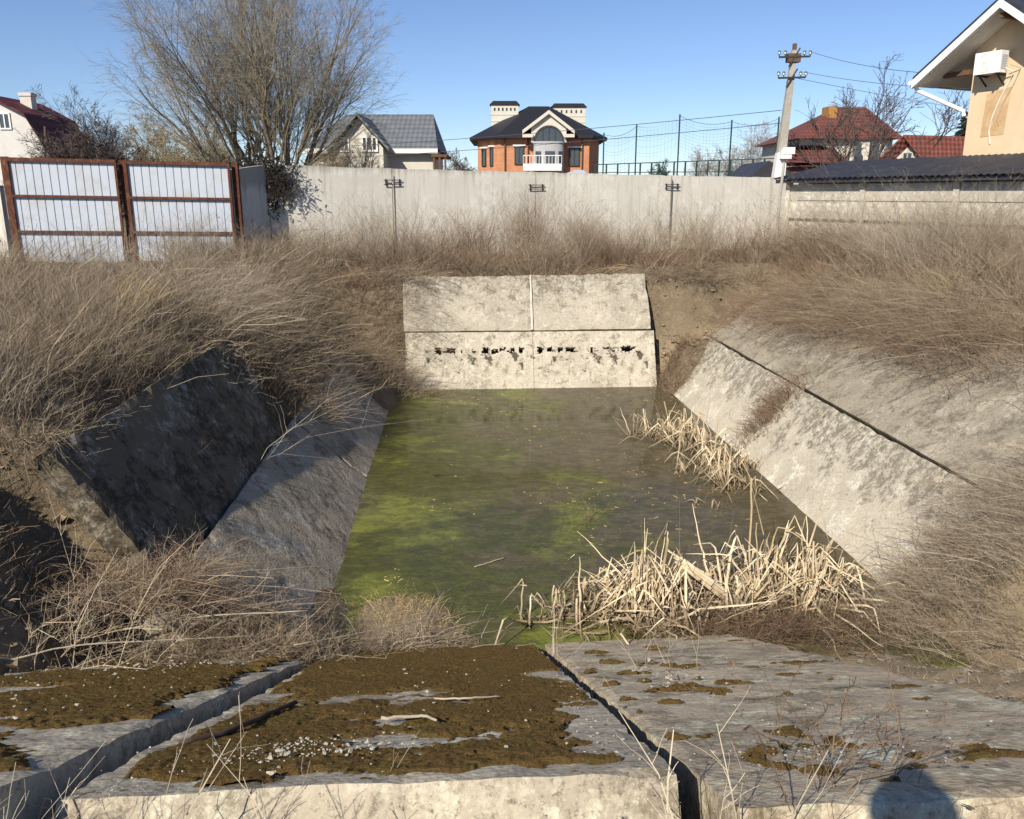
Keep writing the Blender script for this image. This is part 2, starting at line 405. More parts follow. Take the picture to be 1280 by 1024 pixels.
def water_mat():
    t = NT('pond_water'); v = t.co()
    d1 = t.noise(.33, 5, .6, v, .6); d2 = t.noise(1.1, 8, .7, v, .8); d3 = t.noise(6, 8, .8, t.co((1, 2.2, 1)), .5)
    s = t.n('ShaderNodeSeparateXYZ', {'Vector': v})
    # green algae along the left and near side, brown silt towards the far right
    gx = t.n('ShaderNodeMapRange', {'Value': s.outputs[0], 'From Min': -3.4, 'From Max': 2.6, 'To Min': .26, 'To Max': -.2}).outputs[0]
    gy = t.n('ShaderNodeMapRange', {'Value': s.outputs[1], 'From Min': -6.5, 'From Max': -2.0, 'To Min': .22, 'To Max': 0}).outputs[0]
    g = t.ramp(t.math('ADD', t.math('ADD', t.math('ADD', d1, t.math('MULTIPLY', d2, .42)), gx), t.math('ADD', gy, t.math('MULTIPLY', t.math('SUBTRACT', d3, .5), .55))), [(.70, 0), (.85, 1)])
    silt = t.mix(t.ramp(d2, [(.35, 0), (.65, 1)]), (.15, .118, .068), (.095, .076, .043))
    alg = t.mix(t.ramp(d3, [(.36, 0), (.66, 1)]), (.055, .058, .016), (.115, .122, .026))
    c = t.mix(g, silt, alg)
    bright = t.math('MULTIPLY', t.ramp(t.noise(.5, 5, .6, t.n('ShaderNodeMapping', {'Vector': v, 'Location': (3.1, 1.2, 0)}).outputs[0], .6), [(.5, 0), (.58, 1)]), g)
    c = t.mix(t.math('MULTIPLY', bright, .85), c, (.20, .215, .035))
    scum = t.math('MULTIPLY', t.ramp(t.noise(.9, 4, .6, t.n('ShaderNodeMapping', {'Vector': v, 'Location': (7.7, 4.2, 0)}).outputs[0]), [(.52, 0), (.66, 1)]), t.ramp(t.noise(26, 4, .8), [(.5, 0), (.6, 1)]))
    c = t.mix(t.math('MULTIPLY', scum, .65), c, (.20, .165, .085))
    gr = t.noise(22, 9, .85, t.co((1, 1.7, 1)), .4)
    c = t.mix(t.ramp(gr, [(.40, .55), (.52, 0)]), c, (.022, .022, .010))
    c = t.mix(t.ramp(t.noise(15, 9, .85, t.co((1, 1.5, 1))), [(.56, 0), (.66, .5)]), c, (.22, .20, .095))
    c = t.mix(t.math('MULTIPLY', t.ramp(t.noise(3.2, 9, .75, t.co((1, 1.6, 1)), .5), [(.44, 1), (.56, 0)]), .5), c, (.034, .034, .014))
    dk = t.ramp(t.noise(1.0, 7, .7, t.n('ShaderNodeMapping', {'Vector': v, 'Location': (1.7, 9.2, 0), 'Scale': (.7, 1.6, 1)}).outputs[0], .5), [(.62, 0), (.68, 1)])
    c = t.mix(t.math('MULTIPLY', dk, .75), c, (.018, .017, .012))
    c = t.mix(t.math('MULTIPLY', t.ramp(t.vor(9, v), [(.03, 1), (.07, 0)]), .25), c, (.25, .22, .13))
    m = t.fin(c, .75, t.bump(t.math('ADD', t.noise(9, 7, .75, v), d2), .3, .03), .12)
    t.put(t.b.inputs['Coat Weight'], .5); t.put(t.b.inputs['Coat IOR'], 1.33); t.put(t.b.inputs['Coat Roughness'], .07)
    t.put(t.b.inputs['Coat Normal'], t.bump(t.noise(14, 3, .5, t.co((1, 1.4, 1))), .06, .01))
    return m
M['water'] = water_mat()

# ------------------------------------------------------------------ the ground: one sheet with the basin dug into it
WATER_Z = -2.8
def sm(a, b, x): t = np.clip((x - a) / (b - a), 0, 1); return t * t * (3 - 2 * t)
def terrain(u, v):
    u, v = np.asarray(u, float), np.asarray(v, float)
    n1 = fbm(u * .8 + 50, v * .8 + 50, 4) - .5
    n2 = fbm(u * 3 + 10, v * 3 + 90, 4) - .5
    ur = u + .35 * n1 * sm(7, 8.5, u)
    zr = np.interp(ur, [4.5, 6.0, 7.6, 9.2, 12, 17], [-3.55, -1.83, -.58, -.02, .12, .1])
    zl = np.interp(-u, [.9, 2.75, 3.8, 4.8, 8, 14], [-3.6, -2.05, -.66, -.05, .12, .1])
    cut = np.interp(-u + .5 * n1, [2.75, 3.3, 4.4, 5.0, 8, 14], [-3.2, -2.25, -.85, -.15, .12, .1])
    zl = zl + (cut - zl) * sm(7.85, 7.45, v + .25 * n1)
    zf = np.interp(v + .5 * n1 * sm(4.6, 5.6, u), [20.05, 20.85, 21.05, 21.9, 24, 27], [-3.6, -1.75, -.50, -.12, -.02, 0])
    zn = np.interp(v, [-.4, .6, 1.6, 2.3, 7.8, 8.7], [.23, .03, -.25, -.42, -3.12, -3.4])
    z = np.maximum(np.maximum(zr, zl), np.maximum(zf, zn))
    z = np.maximum(z, -3.3)
    # a silted shore in the near left corner, one by the right edge, spoil in the back corners
    z = z + .66 * np.exp(-((u + .65) / 1.1) ** 2 - ((v - 8.3 + .25 * u) / 1.05) ** 2)
    z = z + .30 * np.exp(-((u - 3.8) / 1.6) ** 2 - ((v - 8.3) / .8) ** 2)
    z = z + .75 * np.exp(-((u - 5.3) / .55) ** 2 - ((v - 19.7) / .7) ** 2)
    z = z + .55 * np.exp(-((u + 2.0) / .9) ** 2 - ((v - 19.0) / 1.3) ** 2)
    # the beds the slabs lie on are smooth, the banks rough
    bed = sm(.2, -.5, zn - np.maximum(zr, zl)) 
    rough = .18 + .82 * np.clip(sm(7.4, 8.2, u) + sm(-3.6, -4.3, u) + sm(20.9, 21.6, v) + sm(4.9, 5.4, u) * sm(18.6, 19.4, v) + 1.3 * sm(7.9, 7.2, v) * sm(-2.7, -3.2, u) + sm(2.9, 3.3, u) * sm(8.3, 7.6, v), 0, 1)
    far = np.hypot(u, v - 10)
    amp = np.clip(1 - (far - 60) / 400, .1, 1)
    n3 = fbm(u * 9 + 5, v * 9 + 5, 3) - .5
    return z + rough * (.34 * n1 + .18 * n2 + .13 * n3) * amp
def grid_axis(a, b, st, lim):
    x = list(np.arange(a, b + 1e-6, st)); d = st
    y = x[-1]
    while y < lim: d *= 1.35; y += d; x.append(y)
    d, y = st, x[0]; pre = []
    while y > -lim: d *= 1.35; y -= d; pre.append(y)
    return np.array(pre[::-1] + x)
def grid_faces(nu, nv):
    i = np.arange(nu * nv).reshape(nv, nu)
    return np.stack([i[:-1, :-1], i[:-1, 1:], i[1:, 1:], i[1:, :-1]], -1).reshape(-1, 4)
ua, va = grid_axis(-9, 14, .11, 4000), grid_axis(.4, 25, .11, 4000)
U, V_ = np.meshgrid(ua, va)
Z = terrain(U, V_)
g = Geo().add(Bn(U, V_, Z).reshape(-1, 3), grid_faces(len(ua), len(va)))
ground = build('ground', g, M['soil'], smooth=True, origin=(0, 0, 0), kind='structure')
sand = np.clip(1.3 * np.exp(-((U - 5.7) / .75) ** 2 - ((V_ - 20.25) / .5) ** 2) + .55 * sm(6.9, 7.6, U) * sm(8.9, 7.9, U) + .85 * sm(2.6, 3.2, U) * sm(9.0, 7.8, V_) * sm(9, 7, U)
               + .45 * sm(-2.6, -3.0, U) * sm(8.0, 7.5, V_) * sm(-7, -5, U) + .45 * np.exp(-((U + .65) / 1.1) ** 2 - ((V_ - 8.4) / 1.0) ** 2), 0, 1)
sand *= np.clip(.25 + 1.5 * fbm(U * 1.3, V_ * 1.3, 4) - .15, 0, 1)
at = ground.data.attributes.new('sand', 'FLOAT', 'POINT'); at.data.foreach_set('value', sand.ravel().astype(np.float32))

# water
uw, vw = np.linspace(-3.2, 6.6, 30), np.linspace(7.0, 21.2, 40)
Uw, Vw = np.meshgrid(uw, vw)
build('water', Geo().add(Bn(Uw, Vw, np.full_like(Uw, WATER_Z)).reshape(-1, 3), grid_faces(30, 40)), M['water'], smooth=True, origin=B(1.75, 14, WATER_Z), kind='structure')

# ------------------------------------------------------------------ concrete slabs lining the basin
def slab_geo(p00, p10, p11, p01, th, seed=0, chip=.018, res=.10, warp=.012, holes=None):
    """a cast slab: top face given by its corners (basin coordinates), th thick, edges chipped"""
    p00, p10, p11, p01 = [B(*p) for p in (p00, p10, p11, p01)]
    nu = max(6, int(np.linalg.norm(p10 - p00) / res)); nv = max(6, int(np.linalg.norm(p01 - p00) / res))
    s, t = np.meshgrid(np.linspace(0, 1, nu + 1), np.linspace(0, 1, nv + 1))
    P = (p00 * ((1 - s) * (1 - t))[..., None] + p10 * (s * (1 - t))[..., None] + p11 * (s * t)[..., None] + p01 * ((1 - s) * t)[..., None])
    nrm = np.cross(p10 - p00, p01 - p00); nrm /= np.linalg.norm(nrm)
    if nrm[2] < 0: nrm = -nrm
    c = P.mean((0, 1))
    X, Y = s * nu * res + seed * 13.7, t * nv * res + seed * 7.1
    P = P + nrm * ((fbm(X * 1.5, Y * 1.5, 3) - .5) * warp * 2 + (fbm(X * 9, Y * 9, 2) - .5) * .012)[..., None]
    edge = np.zeros(s.shape, bool); edge[0] = edge[-1] = True; edge[:, 0] = edge[:, -1] = True
    e = np.clip(fbm(X * 5 + 40, Y * 5, 3) - .42, 0, 1) * chip * 6
    inward = (c - P); inward -= nrm * (inward @ nrm)[..., None]; inward /= np.linalg.norm(inward, axis=-1, keepdims=True)
    P[edge] += (inward * e[..., None] * .7 - nrm * e[..., None])[edge]
    g = Geo(); F = grid_faces(nu + 1, nv + 1)
    if np.cross(p10 - p00, p01 - p00)[2] < 0: F = F[:, ::-1]
    g.add(P.reshape(-1, 3), F)
    loop = np.concatenate([P[0, :-1], P[:-1, -1], P[-1, :0:-1], P[:0:-1, 0]])
    n = len(loop); m1 = loop + (-nrm * .03); m2 = loop - nrm * th
    ctr = loop.mean(0)
    k = np.arange(n); k2 = (k + 1) % n
    out = (loop - ctr); out -= nrm * (out @ nrm)[:, None]; out /= np.linalg.norm(out, axis=1, keepdims=True)
    m1 = m1 + out * .006
    for a, b in ((loop, m1), (m1, m2)):
        g.add(np.vstack([a, b]), np.stack([k, k + n, k2 + n, k2], -1))
    g.add(m2, [list(range(n))])
    return g
SG = 'concrete slabs lining the basin'
def slab(corners, th, mat, label, seed, **kw):
    if seed <= 3: kw = dict(chip=.010, res=.06)
    return build('concrete_slab', slab_geo(*corners, th, seed, **kw), M[mat], label=label, cat='slab', group=SG)
def zn(v): return -.065 - .495 * (v - 2.35)
slab([(-1.31, 2.34, zn(2.34)), (.70, 2.36, zn(2.36)), (.70, 7.72, zn(7.72)), (-1.30, 7.72, zn(7.72))], .34, 'slab_moss', 'broad sloping concrete slab carpeted with brown moss in the foreground', 1)
slab([(.84, 2.15, -.05), (2.82, 2.17, -.045), (2.82, 7.78, zn(7.7) - .0), (.82, 7.78, zn(7.7) - .04)], .34, 'slab_grey', 'bare grey weathered slab sloping down beside the mossy one, under the photographer shadow', 2)
slab([(-3.45, 2.1, zn(2.1) + .09), (-1.43, 2.1, zn(2.1) + .07), (-1.38, 6.6, zn(6.6) + .04), (-3.42, 6.6, zn(6.6) + .06)], .34, 'slab_moss', 'patchy mossy slab with a shaded raised side beside the mossy foreground slab', 3)
slab([(4.74, 14.36, -3.18), (4.70, 19.9, -3.18), (5.98, 19.85, -1.55), (6.0, 14.36, -1.55)], .18, 'slab_pale', 'farther sunlit slab rising from the water on the right bank, streaked with dry moss', 4)
slab([(4.78, 8.2, -3.18), (4.74, 14.28, -3.18), (6.0, 14.28, -1.55), (6.04, 8.2, -1.55)], .18, 'slab_pale', 'nearer pale pebbly slab rising from the water on the right bank beside the reeds', 5)
slab([(6.09, 14.30, -1.56), (6.06, 19.7, -1.54), (7.64, 19.7, -.30), (7.68, 14.30, -.32)], .18, 'slab_dust', 'dusty upper slab of the right bank at its far end, partly hidden by weeds', 6)
slab([(6.10, 8.2, -1.54), (6.09, 14.22, -1.54), (7.68, 14.22, -.30), (7.70, 8.2, -.30)], .18, 'slab_dust', 'dusty upper slab of the right bank nearer the viewer, overhung by weeds', 7)
slab([(-1.20, 13.35, -3.18), (-1.22, 19.3, -3.18), (-2.74, 19.3, -1.77), (-2.74, 13.35, -1.77)], .18, 'slab_shade', 'farther grey slab above the left waterline, half buried in brush', 8)
slab([(-1.14, 6.8, -3.18), (-1.20, 13.27, -3.18), (-2.76, 13.27, -1.74), (-2.74, 6.8, -1.75)], .18, 'slab_shade', 'nearer ridged grey slab at the left waterline under the dark slab', 9)
slab([(-2.82, 7.5, -1.82), (-2.74, 12.85, -1.80), (-3.52, 12.75, -.30), (-3.74, 7.42, -.42)], .24, 'slab_dark', 'thick dark slab tilted steeply on the left bank, in shade', 10)
slab([(-1.42, 20.44, -1.47), (1.74, 20.42, -1.47), (1.74, 21.04, -.17), (-1.45, 21.06, -.19)], .18, 'slab_back', 'upper left panel of the slab wall at the far end of the water', 11)
slab([(1.75, 20.41, -1.47), (4.74, 20.40, -1.45), (4.66, 21.02, -.13), (1.75, 21.04, -.16)], .18, 'slab_back', 'upper right panel of the slab wall at the far end of the water', 12)

def holed_slab(u0, u1, mat, label, seed, holes):
    """lower end-wall panel whose hollow cores have broken open in a row"""
    def P(u, q, dn=0.0):           # q: 0 at the foot, 1 at the joint
        return B(u, 19.70 + .70 * q - dn * .90 * -1, -3.0 + 1.50 * q + dn * -.42)
    g = Geo()
    us = sorted({u0, u1, *np.arange(u0 + .03, u1 - .02, .034)})
    qs = sorted({0., 1., *np.arange(0.07, .6, .08), *np.arange(.62, .83, .0135), *np.arange(.85, .99, .07)})
    def inside(u, q):
        n = float(fbm(u * 13 + seed * 3, q * 34, 3)) - .5
        if any(a + n * .10 <= u <= b - n * .10 and c + n * .07 <= q <= d - n * .05 for a, b, c, d in holes): return True
        return u0 + .9 < u < u1 - .35 and abs(q - .715 + n * .05) < .045 and float(fbm(u * 7 + seed, q * 26 + seed, 3)) > .635
    idx = {}; V = []; F = []
    def vid(i, j, lay):
        if (i, j, lay) not in idx:
            idx[(i, j, lay)] = len(V)
            n = (fbm(us[i] * 6 + seed, qs[j] * 9, 3) - .5) * .03
            j1 = (fbm(us[i] * 31 + seed, qs[j] * 29 + 5, 2) - .5) * .02 if 0 < i < len(us) - 1 and 0 < j < len(qs) - 1 else 0
            V.append(P(us[i] + j1, qs[j] + j1 * .6, n if lay == 0 else .17))
        return idx[(i, j, lay)]
    solid = [[not inside((us[i] + us[i + 1]) / 2, (qs[j] + qs[j + 1]) / 2) for j in range(len(qs) - 1)] for i in range(len(us) - 1)]
    for i in range(len(us) - 1):
        for j in range(len(qs) - 1):
            if solid[i][j]:
                F.append([vid(i, j, 0), vid(i + 1, j, 0), vid(i + 1, j + 1, 0), vid(i, j + 1, 0)])
                for (di, dj, a, b) in ((-1, 0, (i, j), (i, j + 1)), (1, 0, (i + 1, j + 1), (i + 1, j)), (0, -1, (i + 1, j), (i, j)), (0, 1, (i, j + 1), (i + 1, j + 1))):
                    x, y = i + di, j + dj
                    if not (0 <= x < len(us) - 1 and 0 <= y < len(qs) - 1) or not solid[x][y]:
                        F.append([vid(*a, 0), vid(*b, 0), vid(*b, 1), vid(*a, 1)][::-1])
                F.append([vid(i, j, 1), vid(i, j + 1, 1), vid(i + 1, j + 1, 1), vid(i + 1, j, 1)])
    g.add(V, F)
    return build('concrete_slab', g, M[mat], label=label, cat='slab', group=SG)
g = Geo(); q = [B(1.715, 20.40, -1.455), B(1.775, 20.40, -1.455), B(1.765, 21.02, -.17), B(1.725, 21.02, -.17)]; dn_ = B(0, -.022, .012)
g.hexa([p - dn_ * .0 for p in q], [p + dn_ for p in q]); build('mortar_strip', g, M['cream'], label='pale mortar strip sealing the joint of the two upper far panels', cat='mortar joint')
def uh(px): return WZ(px, 432, -1.86)[0] * CA + 20.2 * SA
hl = [(545, 553), (560, 566), (562, 570), (604, 610), (615, 619), (626, 632), (638, 643), (648, 655)]
hr = [(672, 679), (683, 690), (698, 704), (706, 718), (738, 741), (758, 762), (776, 789)]
def hole(px, k): a, b = uh(px[0]), uh(px[1]); return (a, b, (.665, .70, .69, .68)[k % 4], (.76, .755, .75, .76)[k % 4])
holed_slab(-1.38, 1.752, 'slab_low', 'lower left panel of the slab wall, with a row of broken dark holes', 3., [hole(h, k) for k, h in enumerate(hl)])
holed_slab(1.76, 4.80, 'slab_low', 'lower right panel of the slab wall, with dark holes and one square hole', 9., [hole(h, k + (k == 6) * 2) for k, h in enumerate(hr)])

# ------------------------------------------------------------------ concrete wall at the back, gate, fence and shed at the right
def line_pts(px_list, f_of, py):
    return [W(px, py, f_of(px)) for px in px_list]
def fwall(px): return 23.3 + (px - 345) / 640 * 5.7
WALL = empty('concrete_wall', W(640, 300, fwall(640)) * (1, 1, 0), 'long pale cast concrete wall behind the weeds with water stained panels', 'wall')
def wall_xy(px): f = fwall(px); p = W(px, 215, f); return p[:2]
edges = [334, 490, 670, 840, 1000]
tops = [2.57, 2.51, 2.45, 2.38, 2.33]
for i in range(4):
    a, b = wall_xy(edges[i]), wall_xy(edges[i + 1])
    d = (b - a) / np.linalg.norm(b - a); nrm = np.array((d[1], -d[0])); L = np.linalg.norm(b - a)
    n = 40
    t = np.linspace(.012 / L, 1 - .012 / L, n)
    g = Geo(); zt = tops[i] + (tops[i + 1] - tops[i]) * t + (fbm(t * L * 2.2, np.full(n, i * 5.), 3) - .5) * .05
    off = (rng.random() - .5) * .03
    xy = a + np.outer(t * L, d)
    rows = []
    for side in (0, 1):
        for z in (np.full(n, -.5), zt):
            rows.append(np.column_stack([xy + nrm * (off + (.0 if side == 0 else -.16)), z]))
    V = np.vstack(rows); k = np.arange(n - 1)
    F = [np.stack([k + o1, k + 1 + o1, k + 1 + o2, k + o2], -1) for o1, o2 in ((0, n), (n, 3 * n), (3 * n, 2 * n))]
    F.append(np.array([[0, n, 3 * n, 2 * n], [n - 1, 3 * n - 1, 4 * n - 1, 2 * n - 1]]))
    build('wall_panel', Geo().add(V, np.vstack(F)), M['wall'], WALL)
for px, py in ((490, 228), (670, 234), (840, 233)):
    p = wall_xy(px); a = wall_xy(px - 9); b = wall_xy(px + 9); d = (b - a) / np.linalg.norm(b - a); nn = np.array((d[1], -d[0]))
    z = W(px, py, fwall(px))[2]; g = Geo()
    for dz in (-.06, .06):
        for sgn in (1,):
            g.bar((*(p - d * .26 + nn * .06), z + dz), (*(p + d * .26 + nn * .06), z + dz), 0.020, .022)
    g.bar((*(p - d * .2 + nn * .03), z - .09), (*(p - d * .2 + nn * .03), z + .09), .03)
    g.bar((*(p + d * .2 + nn * .03), z - .09), (*(p + d * .2 + nn * .03), z + .09), .03)
    build('bracket', g, M['rust_dark'], WALL)
    if px != 670: build('joint_post', Geo().bar((*(p + nn * .045), -.3), (*(p + nn * .045), z + .22), .018, .02), M['steel' if px != 490 else 'fence'], WALL)

# the return of the wall beside the gate, in its own shade
RG = Geo()
a, b = np.array((-7.25, 22.1)), np.array((wall_xy(334)[0] - .02, wall_xy(334)[1] + .05))
d = (b - a) / np.linalg.norm(b - a); nn = np.array((d[1], -d[0]))
RG.hexa([(*(a), -.5), (*(b), -.5), (*(b - nn * .18), -.5), (*(a - nn * .18), -.5)], [(*(a), 2.40), (*(b), 2.57), (*(b - nn * .18), 2.57), (*(a - nn * .18), 2.40)])
build('concrete_wall', RG, M['wall'], label='short shaded return wall between the metal gate and the long wall', cat='wall')
g = Geo(); a, b = W(-60, 260, 22.5), W(3, 260, 22.05)
g.hexa([(a[0], a[1], -.4), (b[0], b[1], -.4), (b[0], b[1] + .2, -.4), (a[0], a[1] + .2, -.4)], [(a[0], a[1], 2.02), (b[0], b[1], 2.02), (b[0], b[1] + .2, 2.02), (a[0], a[1] + .2, 2.02)])
build('concrete_wall', g, M['wall'], label='end of a pale wall showing left of the rusty gate post', cat='wall')

# gate: rusty frame, white profiled sheet
GP = [W(4, 198, 21.8), W(152, 201, 21.9), W(293, 205, 22.0)]
gx = [p[0] for p in GP]; gy = [p[1] for p in GP]
def gz(x): return np.interp(x, [gx[0], gx[2]], [2.70, 2.57])
gb = .02
GATE = empty('metal_gate', (gx[1], gy[1], 0), 'wide two leaf gate of white profiled sheet in a rusty frame', 'gate')
for i, x in enumerate(gx):
    dx = .0
    build('post', Geo().bar((x + dx, gy[i] + .05, -.4), (x, gy[i] + .05, gz(x) + (.0 if i else .02)), .15, .13, up=(0, 1, 0)), M['rust'], GATE)
for lf in (0, 1):
    x0, x1 = gx[lf] + .075, gx[lf + 1] - .075; y = gy[lf] - .02
    g = Geo()
    for k, fr in enumerate((1, .667, .335, .0)):
        za, zb = gb + (gz(x0) - gb) * fr, gb + (gz(x1) - gb) * fr
        w = .085 if k in (0, 3) else .06
        g.bar((x0, y - .035, za - .04), (x1, y - .035 + .1 * 0, zb - .04), .05, w)
    for x in (x0 + .03, x1 - .03):
        g.bar((x, y - .033, gb), (x, y - .033, gz(x) - .05), .06, .046, up=(0, 1, 0))
    build('leaf_frame', g, M['rust'], GATE)
    # trapezoid profile
    prof = []; x = x0 + .02
    pitch = (x1 - x0 - .04) / 13
    for k in range(13):
        b0 = x + k * pitch
        prof += [(b0, 0), (b0 + pitch * .82, 0), (b0 + pitch * .85, .022), (b0 + pitch * .92, .022), (b0 + pitch * .95, 0)]
    prof.append((x1 - .02, 0)); n = len(prof)
    V = [(px_, y + .02 + dy, -.12) for px_, dy in prof] + [(px_, y + .02 + dy, gz(px_) - .06) for px_, dy in prof]
    k = np.arange(n - 1)
    build('sheet', Geo().add(V, np.stack([k, k + 1, k + 1 + n, k + n], -1)), M['sheet'], GATE)

# precast fence running towards the viewer at the right
FA, FB = np.array((8.75, 27.2)), np.array((12.55, 19.6))
fd = (FB - FA) / np.linalg.norm(FB - FA); fn = np.array((fd[1], -fd[0]))     # fn: towards the basin
if fn[0] > 0: fn = -fn
FL = np.linalg.norm(FB - FA)
def fpt(s, o, z): p = FA + fd * s + fn * o; return (p[0], p[1], z)
FENCE = empty('precast_fence', (*((FA + FB) / 2), 0), 'pale precast concrete fence with a scalloped relief row under the dark roof', 'fence')
posts = [0.0, 2.9, 5.85, 8.7, 11.4]
for s_ in posts:
    g = Geo(); g.hexa([fpt(s_ - .09, .05, -.4), fpt(s_ + .09, .05, -.4), fpt(s_ + .09, -.1, -.4), fpt(s_ - .09, -.1, -.4)], [fpt(s_ - .08, .05, 2.16), fpt(s_ + .08, .05, 2.16), fpt(s_ + .08, -.1, 2.16), fpt(s_ - .08, -.1, 2.16)])
    build('post', g, M['fence'], FENCE)
for i in range(4):
    a, b = posts[i] + .10, posts[i + 1] - .10
    g = Geo(); g.hexa([fpt(a, 0, 1.62), fpt(b, 0, 1.62), fpt(b, -.05, 1.62), fpt(a, -.05, 1.62)], [fpt(a, 0, 2.1), fpt(b, 0, 2.1), fpt(b, -.05, 2.1), fpt(a, -.05, 2.1)])
    build('top_panel', g, M['fence'], FENCE)
    for r_, (z0, z1) in enumerate(((1.02, 1.60), (.42, 1.0), (-.2, .40))):
        g = Geo(); g.hexa([fpt(a, -.01, z0), fpt(b, -.01, z0), fpt(b, -.05, z0), fpt(a, -.05, z0)], [fpt(a, -.01, z1), fpt(b, -.01, z1), fpt(b, -.05, z1), fpt(a, -.05, z1)])
        n = 8; w = (b - a) / n
        for k in range(n):                       # raised scallops
            c = a + (k + .5) * w; out = []
            pts = [(-.44, 0), (-.44, .55), (-.30, .86), (-.12, .98), (.12, .98), (.30, .86), (.44, .55), (.44, 0)]
            ring0 = [fpt(c + x * w, -.008, z0 + .03 + (z1 - z0 - .06) * y) for x, y in pts]
            ring1 = [fpt(c + x * w * .62, .11, z0 + .03 + (z1 - z0 - .06) * (.08 + y * .80)) for x, y in pts]
            m = len(pts); kk = np.arange(m); g.add(ring0 + ring1, np.stack([kk, (kk + 1) % m, (kk + 1) % m + m, kk + m], -1)); g.add(ring1, [list(range(m))])
        build('relief_panel', g, M['fence'], FENCE)
g = Geo(); g.hexa([fpt(5.7, .09, 2.165), fpt(11.6, .09, 2.165), fpt(11.6, -.14, 2.165), fpt(5.7, -.14, 2.165)], [fpt(5.7, .08, 2.24), fpt(11.6, .08, 2.24), fpt(11.6, -.13, 2.24), fpt(5.7, -.13, 2.24)])
build('coping', g, M['fence'], FENCE)

# low shed behind the fence with a corrugated dark roof
SHED = empty('lean_to_shed', (*(FA + fd * 5 - fn * 2), 0), 'long low shed with a dark corrugated roof above the precast fence', 'shed')
n = 260; sv = np.linspace(-.35, 13.0, n); o = np.linspace(.36, -2.6, 8)
S_, O_ = np.meshgrid(sv, o)
zz = 2.27 + (.36 - O_) * .20 + 0.019 * np.sin(S_ * 2 * np.pi / .19) + .01 * (fbm(S_ * 3, O_ * 3) - .5)
P = np.stack([FA[0] + fd[0] * S_ + fn[0] * O_, FA[1] + fd[1] * S_ + fn[1] * O_, zz], -1)
g = Geo().add(P.reshape(-1, 3), grid_faces(n, 8)); g.add((P - (0, 0, .012)).reshape(-1, 3), grid_faces(n, 8))
build('roof', g, M['roof_dark'], SHED, smooth=True)
g = Geo(); g.bar(fpt(-.3, .26, 2.19), fpt(13, .26, 2.19), .05, .11); g.bar(fpt(-.3, -.2, 2.25), fpt(13, -.2, 2.25), .06, .10)
build('eave_beam', g, M['roof_dark'], SHED)
g = Geo(); g.hexa([fpt(.1, -.5, -.3), fpt(13, -.5, -.3), fpt(13, -3, -.3), fpt(.1, -3, -.3)], [fpt(.1, -.5, 2.25), fpt(13, -.5, 2.25), fpt(13, -3, 2.8), fpt(.1, -3, 2.8)])
build('wall', g, M['block'], SHED)
build('steel_pipe', Geo().tube([W(975, 246, 26.9), W(979, 213, 26.9), W(980, 203, 26.95)], .045, 8).tube([(*W(975, 246, 26.9)[:2], -.2), W(975, 247, 26.9)], .045, 8), M['pole'], label='thin grey pipe standing against the wall below the utility pole', cat='pipe')

# ------------------------------------------------------------------ houses
def prism(g, poly, y0, y1, xz=True):
    """closed polygon of (x,z) pulled from y0 to y1"""
    n = len(poly); V = [(x, y0, z) for x, z in poly] + [(x, y1, z) for x, z in poly]
    k = np.arange(n); g.add(V, np.stack([k, (k + 1) % n, (k + 1) % n + n, k + n], -1))
    g.add(V, [list(range(n))[::-1]]); g.add(V, [list(range(n, 2 * n))]); return g
def XZ(px, py, f): p = W(px, py, f); return (p[0], p[2])
def window(parent, px0, py0, px1, py1, f, mull=1, frame='white', depth=.12, name='window', f2=None):
    """a framed window on a plane facing the viewer (f to f2 if the wall turns away)"""
    a, b = W(px0, py1, f), W(px1, py0, f2 or f); g = Geo()
    def fr(xa, za, xb, zb, dy=0): 
        ya, yb = [np.interp(x, [a[0], b[0]], [a[1], b[1]]) for x in (xa, xb)]
        g.hexa([(xa, ya - .07, za), (xb, yb - .07, za), (xb, yb + .05, za), (xa, ya + .05, za)], [(xa, ya - .07, zb), (xb, yb - .07, zb), (xb, yb + .05, zb), (xa, ya + .05, zb)])
    w = min(.12, (b[0] - a[0]) * .12)
    fr(a[0], a[2], a[0] + w, b[2]); fr(b[0] - w, a[2], b[0], b[2]); fr(a[0] + w, a[2], b[0] - w, a[2] + w); fr(a[0] + w, b[2] - w, b[0] - w, b[2])
    for k in range(mull):
        c = a[0] + (b[0] - a[0]) * (k + 1) / (mull + 1); fr(c - w * .4, a[2] + w, c + w * .4, b[2] - w)
    o = build(name, g, M[frame], parent)
    ym, yn = a[1] - .03, b[1] - .03
    build('pane', Geo().hexa([(a[0] + w, ym, a[2] + w), (b[0] - w, yn, a[2] + w), (b[0] - w, yn + .03, a[2] + w), (a[0] + w, ym + .03, a[2] + w)],
                             [(a[0] + w, ym, b[2] - w), (b[0] - w, yn, b[2] - w), (b[0] - w, yn + .03, b[2] - w), (a[0] + w, ym + .03, b[2] - w)]), M['glass'], o)
    return o

